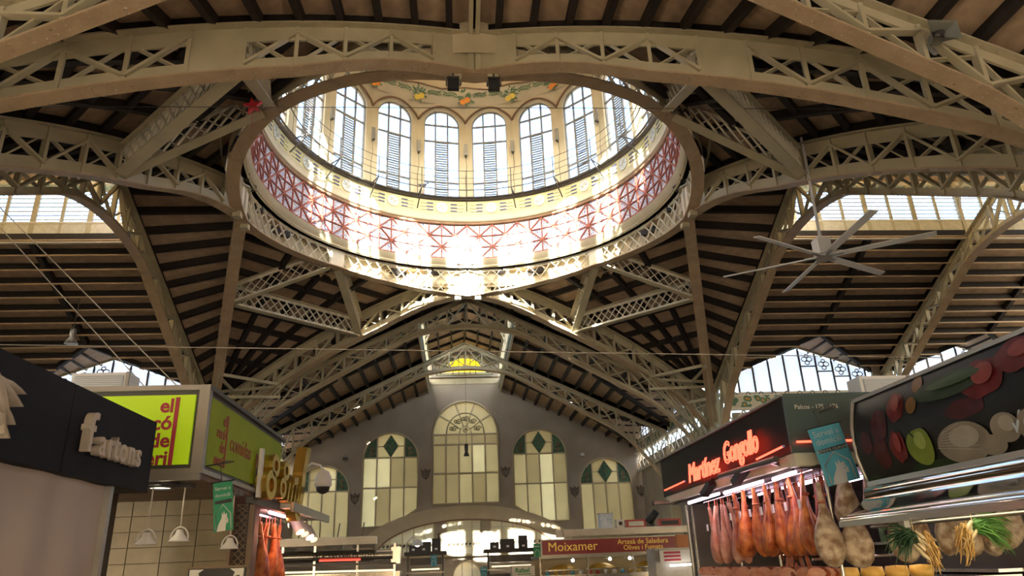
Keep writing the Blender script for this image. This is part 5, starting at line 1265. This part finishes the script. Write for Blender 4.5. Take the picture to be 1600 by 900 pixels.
for i, (x_, y_, z_, mt, lb) in enumerate(((1.88, 25.5, 2.22, 'flag_green', 'tiny green banner at the left end of the burgundy sign'), (5.75, 25.5, 1.72, 'flag_blue', 'tiny blue banner below the right part of the burgundy sign'), (-1.72, 30, 2.06, 'flag_blue', 'tiny blue banner on the left centre stall'), (.15, 27.9, 1.55, 'flag_blue', 'tiny blue banner beside the Rafael sign'))):
    t = thing('small_banner', (x_, y_, z_), lb, 'banner'); plate('cloth', [[(0, -.42), (.24, -.42), (.24, 0), (0, 0)]], .01, mt, axes((x_, y_, z_), (1, 0, 0), (0, 0, 1)), t); tube('house_outline', [(x_+a, y_-.01, z_-b) for a, b in ((.04, .4), (.04, .26), (.12, .18), (.20, .26), (.20, .4))], .018, 'chalk', t, 4); bar('text_line', (x_+.04, y_-.01, z_-.08), (x_+.2, y_-.01, z_-.08), .01, .03, 'chalk', t); bar('hanger', (x_+.12, y_, z_+.01), (x_+.22, y_+(.6 if i < 2 else (2.3 if i == 2 else .25)), z_+.03), .02, .02, 'dark_metal', t)
rf = thing('rafael_sign', (1.8, 28, 1.3), 'small white sign with green Rafael lettering', 'sign'); box('board', 1.3, 2.14, 28, 28.1, 1.2, 1.52, 'white_paint', rf); letters(rf, 'Rafael', (1.42, 27.99, 1.32), (1, 0, 0), (0, 0, 1), .22, 'flag_green', bold=.006); bar('text_line', (1.5, 27.99, 1.26), (2.0, 27.99, 1.26), .01, .03, 'flag_green', rf); box('case', 1.3, 2.15, 28.1, 29, 0, 1.55, 'alu', rf)
# back-right panels beyond the steel post
bp = thing('wood_panel_stall', (6, 20, 0), 'stall with orange wood panel and white posters behind the steel post', 'stall'); box('wood_panel', 5.2, 7.2, 20, 20.1, 1.86, 2.18, 'orange_wood', bp); letters(bp, 'M', (6.12, 19.98, 1.92), (1, 0, 0), (0, 0, 1), .36, 'white_paint', ext=.02, bold=.01)
box('poster', 4.7, 5.7, 19.95, 20, 1.50, 1.80, 'chalk', bp); box('poster', 5.75, 6.4, 19.95, 20, 1.50, 1.80, 'white_paint', bp); box('cabinet', 4.6, 7.4, 20.1, 21, 0, 1.86, 'grey_metal', bp); lathe('emblem', [(0, 0)], 'cheese', bp, 3) if False else None
plate('emblem', [[(.09*math.cos(a), .09*math.sin(a)) for a in [2*PI*i/14 for i in range(14)]], [(.05*math.cos(a), .05*math.sin(a)) for a in [2*PI*i/14 for i in range(14)]]], .01, 'cheese', axes((6.0, 19.94, 1.7), (1, 0, 0), (0, 0, 1)), bp); bar('text_line', (5.85, 19.94, 1.56), (6.15, 19.94, 1.56), .01, .05, 'navy', bp)
for i in range(3): bar('text_line', (4.8, 19.94, 1.74-.09*i), (5.25, 19.94, 1.74-.09*i), .01, .05, 'maroon', bp)
rod('tube', (4.9, 19.8, 1.42), (5.5, 19.8, 1.43), .05, 'tube_white', bp); rod('tube', (5.8, 19.8, 1.43), (6.5, 19.8, 1.44), .05, 'tube_white', bp)
# left centre stalls
lc = thing('service_duct', (-4.4, 22, 2.3), 'long pale metal duct above the stalls left of centre', 'duct'); box('duct', -5.9, -2.98, 21.9, 22.3, 2.30, 2.50, 'alu', lc); bar('flange', (-5.9, 21.88, 2.5), (-2.98, 21.88, 2.5), .04, .03, 'grey_metal', lc)
for x_ in (-5.6, -2.45-.6): bar('support', (x_, 22.1, 2.0), (x_, 22.1, 2.32), .06, .06, 'dark_metal', lc, up=(0, 1, 0))
for x_ in (-5.2, -4.1, -3.4): bar('hanger', (x_, 22.1, 2.5), (x_+.05, 22.1, 2.9), .03, .03, 'dark_metal', lc)
ld = thing('chrome_stall', (-4, 22, 0), 'stall with rounded chrome hood and blurred blue lettering left of centre', 'stall')
inst('hood', cyl('chrome_dull', 16), frame_m((-5.7, 22.2, 2.02), (-2.5, 22.2, 1.98), .55, .32), ld); box('hood_end', -2.55, -2.3, 22.0, 22.4, 1.75, 2.2, 'steel', ld); bar('lower_edge', (-5.7, 21.95, 1.80), (-2.4, 21.95, 1.76), .08, .05, 'dark_metal', ld)
letters(ld, 'SALAONS I VIU DE TOTS', (-4.75, 21.92, 1.96), (1, 0, 0), (0, 0, 1), .16, 'navy'); bar('red_glow_strip', (-4.55, 21.93, 1.90), (-3.4, 21.93, 1.89), .02, .05, 'red_light', ld)
bar('shelf_light', (-5.5, 21.95, 1.62), (-2.45, 21.95, 1.58), .06, .05, 'shelf_glow', ld); box('counter', -5.7, -2.3, 22.1, 23.2, 0, 1.55, 'chrome_dull', ld)
for x_ in (-5.6, -4.7, -3.5, -2.45): bar('post', (x_, 22.05, 0), (x_, 22.05, 2.3), .06, .06, 'steel', ld, up=(0, 1, 0))
for i, (x0, x1, z0, z1) in enumerate(((-5.3, -4.9, 2.2, 2.45), (-4.5, -4.0, 2.2, 2.4), (-3.7, -3.1, 2.22, 2.38))):
    t = thing('stall_box', ((x0+x1)/2, 22.5, z0), f'dark box on top of the chrome stall, {ORD[i]} from the left', 'box'); box('body', x0, x1, 22.4, 22.8, z0, z1, 'dark_metal', t); box('lid', x0-.02, x1+.02, 22.38, 22.82, z1, z1+.03, 'black', t)
for nm_, x0, x1, lb in (('counter_kiosk', -2.9, -1.15, 'dark low kiosk with flat top left of the entrance'), ('counter_kiosk', .45, 2.7, 'dark low kiosk with flat top right of the entrance')):
    t = thing(nm_, ((x0+x1)/2, 32, 0), lb, 'kiosk'); box('top', x0, x1, 32, 34, 2.10, 2.24, 'black', t); box('fascia', x0+.25, x1-.1, 32.2, 33.8, 1.72, 1.98, 'dark_metal', t); box('counter', x0+.1, x1-.1, 32.4, 34, 0, 1.25, 'dark_metal', t); bar('shelf_light', (x0+.3, 32.3, 1.55), (x1-.3, 32.3, 1.55), .1, .06, 'shelf_glow', t); bar('shelf', (x0+.1, 32.2, 1.42), (x1-.1, 32.2, 1.42), .3, .05, 'alu', t)
    for x_ in (x0+.15, x1-.15): bar('post', (x_, 32.2, 0), (x_, 32.2, 2.1), .08, .08, 'dark_metal', t, up=(0, 1, 0))
    for i, fx in enumerate((.2, .45, .75)):
        b_ = thing('stacked_box', (x0+(x1-x0)*fx, 32.8, 2.24), f'black box on the kiosk {"left" if x0 < 0 else "right"} of the entrance, {ORD[i]} from the left', 'box'); w_ = .18+.12*(i % 2); xm = x0+(x1-x0)*fx; box('body', xm-w_, xm+w_, 32.5, 33.0, 2.24, 2.52+.12*i, 'black', b_); box('label', xm-.06, xm+.06, 32.49, 32.5, 2.3, 2.38, 'label', b_)
gl = thing('globe_lamp', (-2.2, 31, 2.5), 'pale curved lamp shade above the left kiosk', 'lamp'); lathe('shade', [(.02, 2.72), (.16, 2.66), (.24, 2.5), (.22, 2.46)], 'white_paint', gl, 14, (-2.3, 31)); tube('arm', [(-2.3, 31, 2.7), (-2.5, 31, 2.8), (-2.75, 31.5, 2.6), (-2.8, 32.1, 2.2)], .05, 'white_paint', gl, 6); lathe('bulb', [(0, 2.46), (.1, 2.45), (0, 2.40)], 'tube_white', gl, 10, (-2.3, 31))

# --- things hung in the hall
cf = thing('ceiling_fan', (11.5, 21, 10.7), 'large pale ceiling fan with six long blades hanging from a rod', 'fan'); hx, hy, hz = 11.55, 21.0, 10.75
rod('down_rod', (hx, hy, hz+.3), (hx+.1, hy, hz+4.6), .10, 'white_paint', cf); box('motor', hx-.22, hx+.22, hy-.22, hy+.22, hz+.05, hz+.62, 'white_paint', cf); rod('hub', (hx, hy, hz-.12), (hx, hy, hz+.08), .5, 'alu', cf, 14)
for i in range(6):
    a = R_(28+60*i); d = V((math.cos(a), math.sin(a), 0)); s_ = V((-d.y, d.x, 0)); p0, p1 = V((hx, hy, hz))+d*.2, V((hx, hy, hz))+d*3.3
    bl_ = bar('blade', p0, p1, .24, .03, 'white_paint', cf, up=s_*.25+V((0, 0, 1))); bar('blade_clip', p0, p0+d*.4, .12, .06, 'grey_metal', bl_)
for i, x_ in enumerate((-.65, .56)):
    t = thing('floodlight', (x_, 17.75, 15.0), f'black square floodlight hung under the front arch truss, {["left", "right"][i]} of its post', 'lamp'); box('housing', x_-.17, x_+.17, 17.6, 17.75, 14.75, 15.12, 'black', t); bar('visor', (x_-.18, 17.58, 15.12), (x_+.18, 17.58, 15.12), .1, .03, 'dark_metal', t); bar('bracket', (x_, 17.7, 15.12), (x_, 17.75, 15.42), .06, .06, 'dark_metal', t, up=(0, 1, 0))
    for sg in (-1, 1): bar('wing', (x_+sg*.2, 17.66, 14.9), (x_+sg*.2, 17.66, 15.05), .04, .1, 'dark_metal', t, up=(0, 1, 0))
mat('horn_paint', (.14, .14, .11), (.18, .18, .14), .6, scale=4)
ls_ = thing('loudspeaker', (9.95, 11.95, 11.9), 'square grey horn loudspeaker on the nearest truss at the upper right', 'loudspeaker'); hx, hy, hz = 9.92, 11.95, 12.0
v = []; f = []
for rx, rz, dy in ((.34, .24, -.28), (.30, .21, -.25), (.12, .10, .0), (.10, .09, .15)):
    for sx, sz in ((-1, -1), (1, -1), (1, 1), (-1, 1)): v.append((hx+sx*rx, hy+dy, hz+sz*rz))
for i in range(3):
    for j in range(4): f.append((i*4+j, i*4+(j+1) % 4, i*4+4+(j+1) % 4, i*4+4+j))
mesh('horn', v, f, 'horn_paint', ls_); lathe('driver', [(0, 11.93), (.11, 11.93), (.11, 12.08), (0, 12.08)], 'dark_metal', ls_, 12, (hx, hy-.05)); rod('throat', (hx, hy-.2, hz), (hx, hy, hz), .13, 'dark_metal', ls_, 12); bar('bracket', (hx, hy+.15, hz-.3), (hx, hy+.3, hz), .08, .08, 'grey_metal', ls_)
pd = thing('hall_pendant', (0, 55, 9.7), 'small dark lamp on a long wire before the central arched window', 'lamp'); rod('wire', (0, 55, 10.2), (.02, 55, 20.0), .03, 'dark_metal', pd, 5); lathe('body', [(.10, 10.25), (.14, 10.2), (.14, 9.8), (.10, 9.7), (.22, 9.35), (.0, 9.35)], 'dark_metal', pd, 12, (0, 55))
for i, (p, q, lb) in enumerate((((-16, 20, 7.9), (14, 20, 6.95), 'thin pale wire stretched across the hall below the dome'), ((-14, 17.3, 13.75), (12, 17.3, 13.95), 'thin dark wire stretched across in front of the dome'), ((-14.2, 18.5, 11.9), (-7.6, 18.5, 5.2), 'pale slanting cable over the navy stall, the upper one'), ((-13.6, 18.0, 11.8), (-7.3, 18.0, 5.8), 'pale slanting cable over the navy stall, the lower one'))):
    t = thing('wire', p, lb, 'wire'); rod('strand', p, q, .03 if i != 1 else .022, 'bone' if i != 1 else 'dark_metal', t, 5); rod('clamp', p, V(p).lerp(V(q), .004), .06, 'grey_metal', t, 6)
sr = thing('star_balloon', (-6.8, 19, 15), 'small red star balloon caught under the dome ring', 'balloon'); plate('star', [[((.30 if i % 2 == 0 else .12)*math.cos(PI/2+PI*i/5), (.30 if i % 2 == 0 else .12)*math.sin(PI/2+PI*i/5)) for i in range(10)]], .12, 'red_star', axes((-6.8, 19, 15.05), (1, 0, .2), (-.2, 0, 1)), sr); rod('ribbon', (-6.8, 19, 14.9), (-6.75, 19, 14.2), .015, 'red_star', sr, 4)
pg = thing('pigeon', rp(-.33, 8.3, 21.2), 'dark pigeon perched on the gallery of the dome', 'pigeon')
c_ = rp(-.30, 8.2, 21.4); tx = V((math.cos(-.3), -math.sin(-.3), 0)); v = []; f = []
for i, (a, z_, r) in enumerate(((-.34, .05, .02), (-.2, .02, .05), (-.05, 0, .10), (.10, .02, .11), (.2, .08, .075), (.25, .16, .05), (.30, .20, .055), (.36, .19, .02), (.42, .17, .004))):
    for j in range(8): v.append(c_+tx*a*.9+V((0, 0, z_-.0))+(V((0, 0, 1))*math.cos(j*PI/4)+tx.cross(V((0, 0, 1)))*math.sin(j*PI/4))*r)
for i in range(8):
    for j in range(8): f.append((i*8+j, i*8+(j+1) % 8, i*8+8+(j+1) % 8, i*8+8+j))
mesh('body', v, f, 'pigeon', pg, True)
for o_ in (-.02, .04): rod('leg', c_+tx*o_+V((0, 0, -.08)), c_+tx*o_+V((0, 0, -.2)), .012, 'rope', pg, 4)
for i, (x_, z_) in enumerate(((-10.0, 10.3), (9.9, 10.1))):
    t = thing('wall_camera', (x_, 61.5, z_), f'small camera high on the end wall, {["left", "right"][i]} of the big windows', 'camera'); box('body', x_-.16, x_+.16, 61.2, 61.6, z_-.1, z_+.12, 'white_paint' if i else 'dark_metal', t); rod('arm', (x_, 61.5, z_+.1), (x_, 61.75, z_+.35), .06, 'grey_metal', t)
hl = thing('high_bay_lamp', (-18.9, 34, 12.5), 'grey bell lamp under the left hall roof', 'lamp'); lathe('shade', [(.10, 12.9), (.14, 12.85), (.14, 12.6), (.10, 12.5), (.30, 12.15), (.0, 12.2)], 'grey_metal', hl, 14, (-18.9, 34)); rod('stem', (-18.9, 34, 12.9), (-18.9, 34, 14.5), .05, 'dark_metal', hl)
for sg, x_, lb in ((-1, -7.45, 'pale louvred air unit above the lime sign'), (1, 8.25, 'pale louvred air unit above the vegetable sign')):
    t = thing('air_unit', (x_, 14, 4.7), lb, 'air conditioner'); z0, z1 = (4.85, 5.35) if sg < 0 else (4.5, 4.98); box('case', x_-.55, x_+.5, 14, 14.5, z0, z1, 'white_paint', t); box('recess', x_-.48, x_+.42, 13.98, 14.0, z0+.06, z1-.06, 'chalk_grey', t); bar('end_frame', (x_+.5, 13.97, z0), (x_+.5, 13.97, z1), .06, .05, 'alu', t, up=(0, 1, 0))
    for q in range(9): bar('fin', (x_-.46, 13.97, z0+.08+q*.04), (x_+.40, 13.97, z0+.08+q*.04), .02, .012, 'white_paint', t)
    bar('stand', (x_, 14.25, 0), (x_, 14.25, z0), .1, .1, 'grey_metal', t, up=(0, 1, 0))
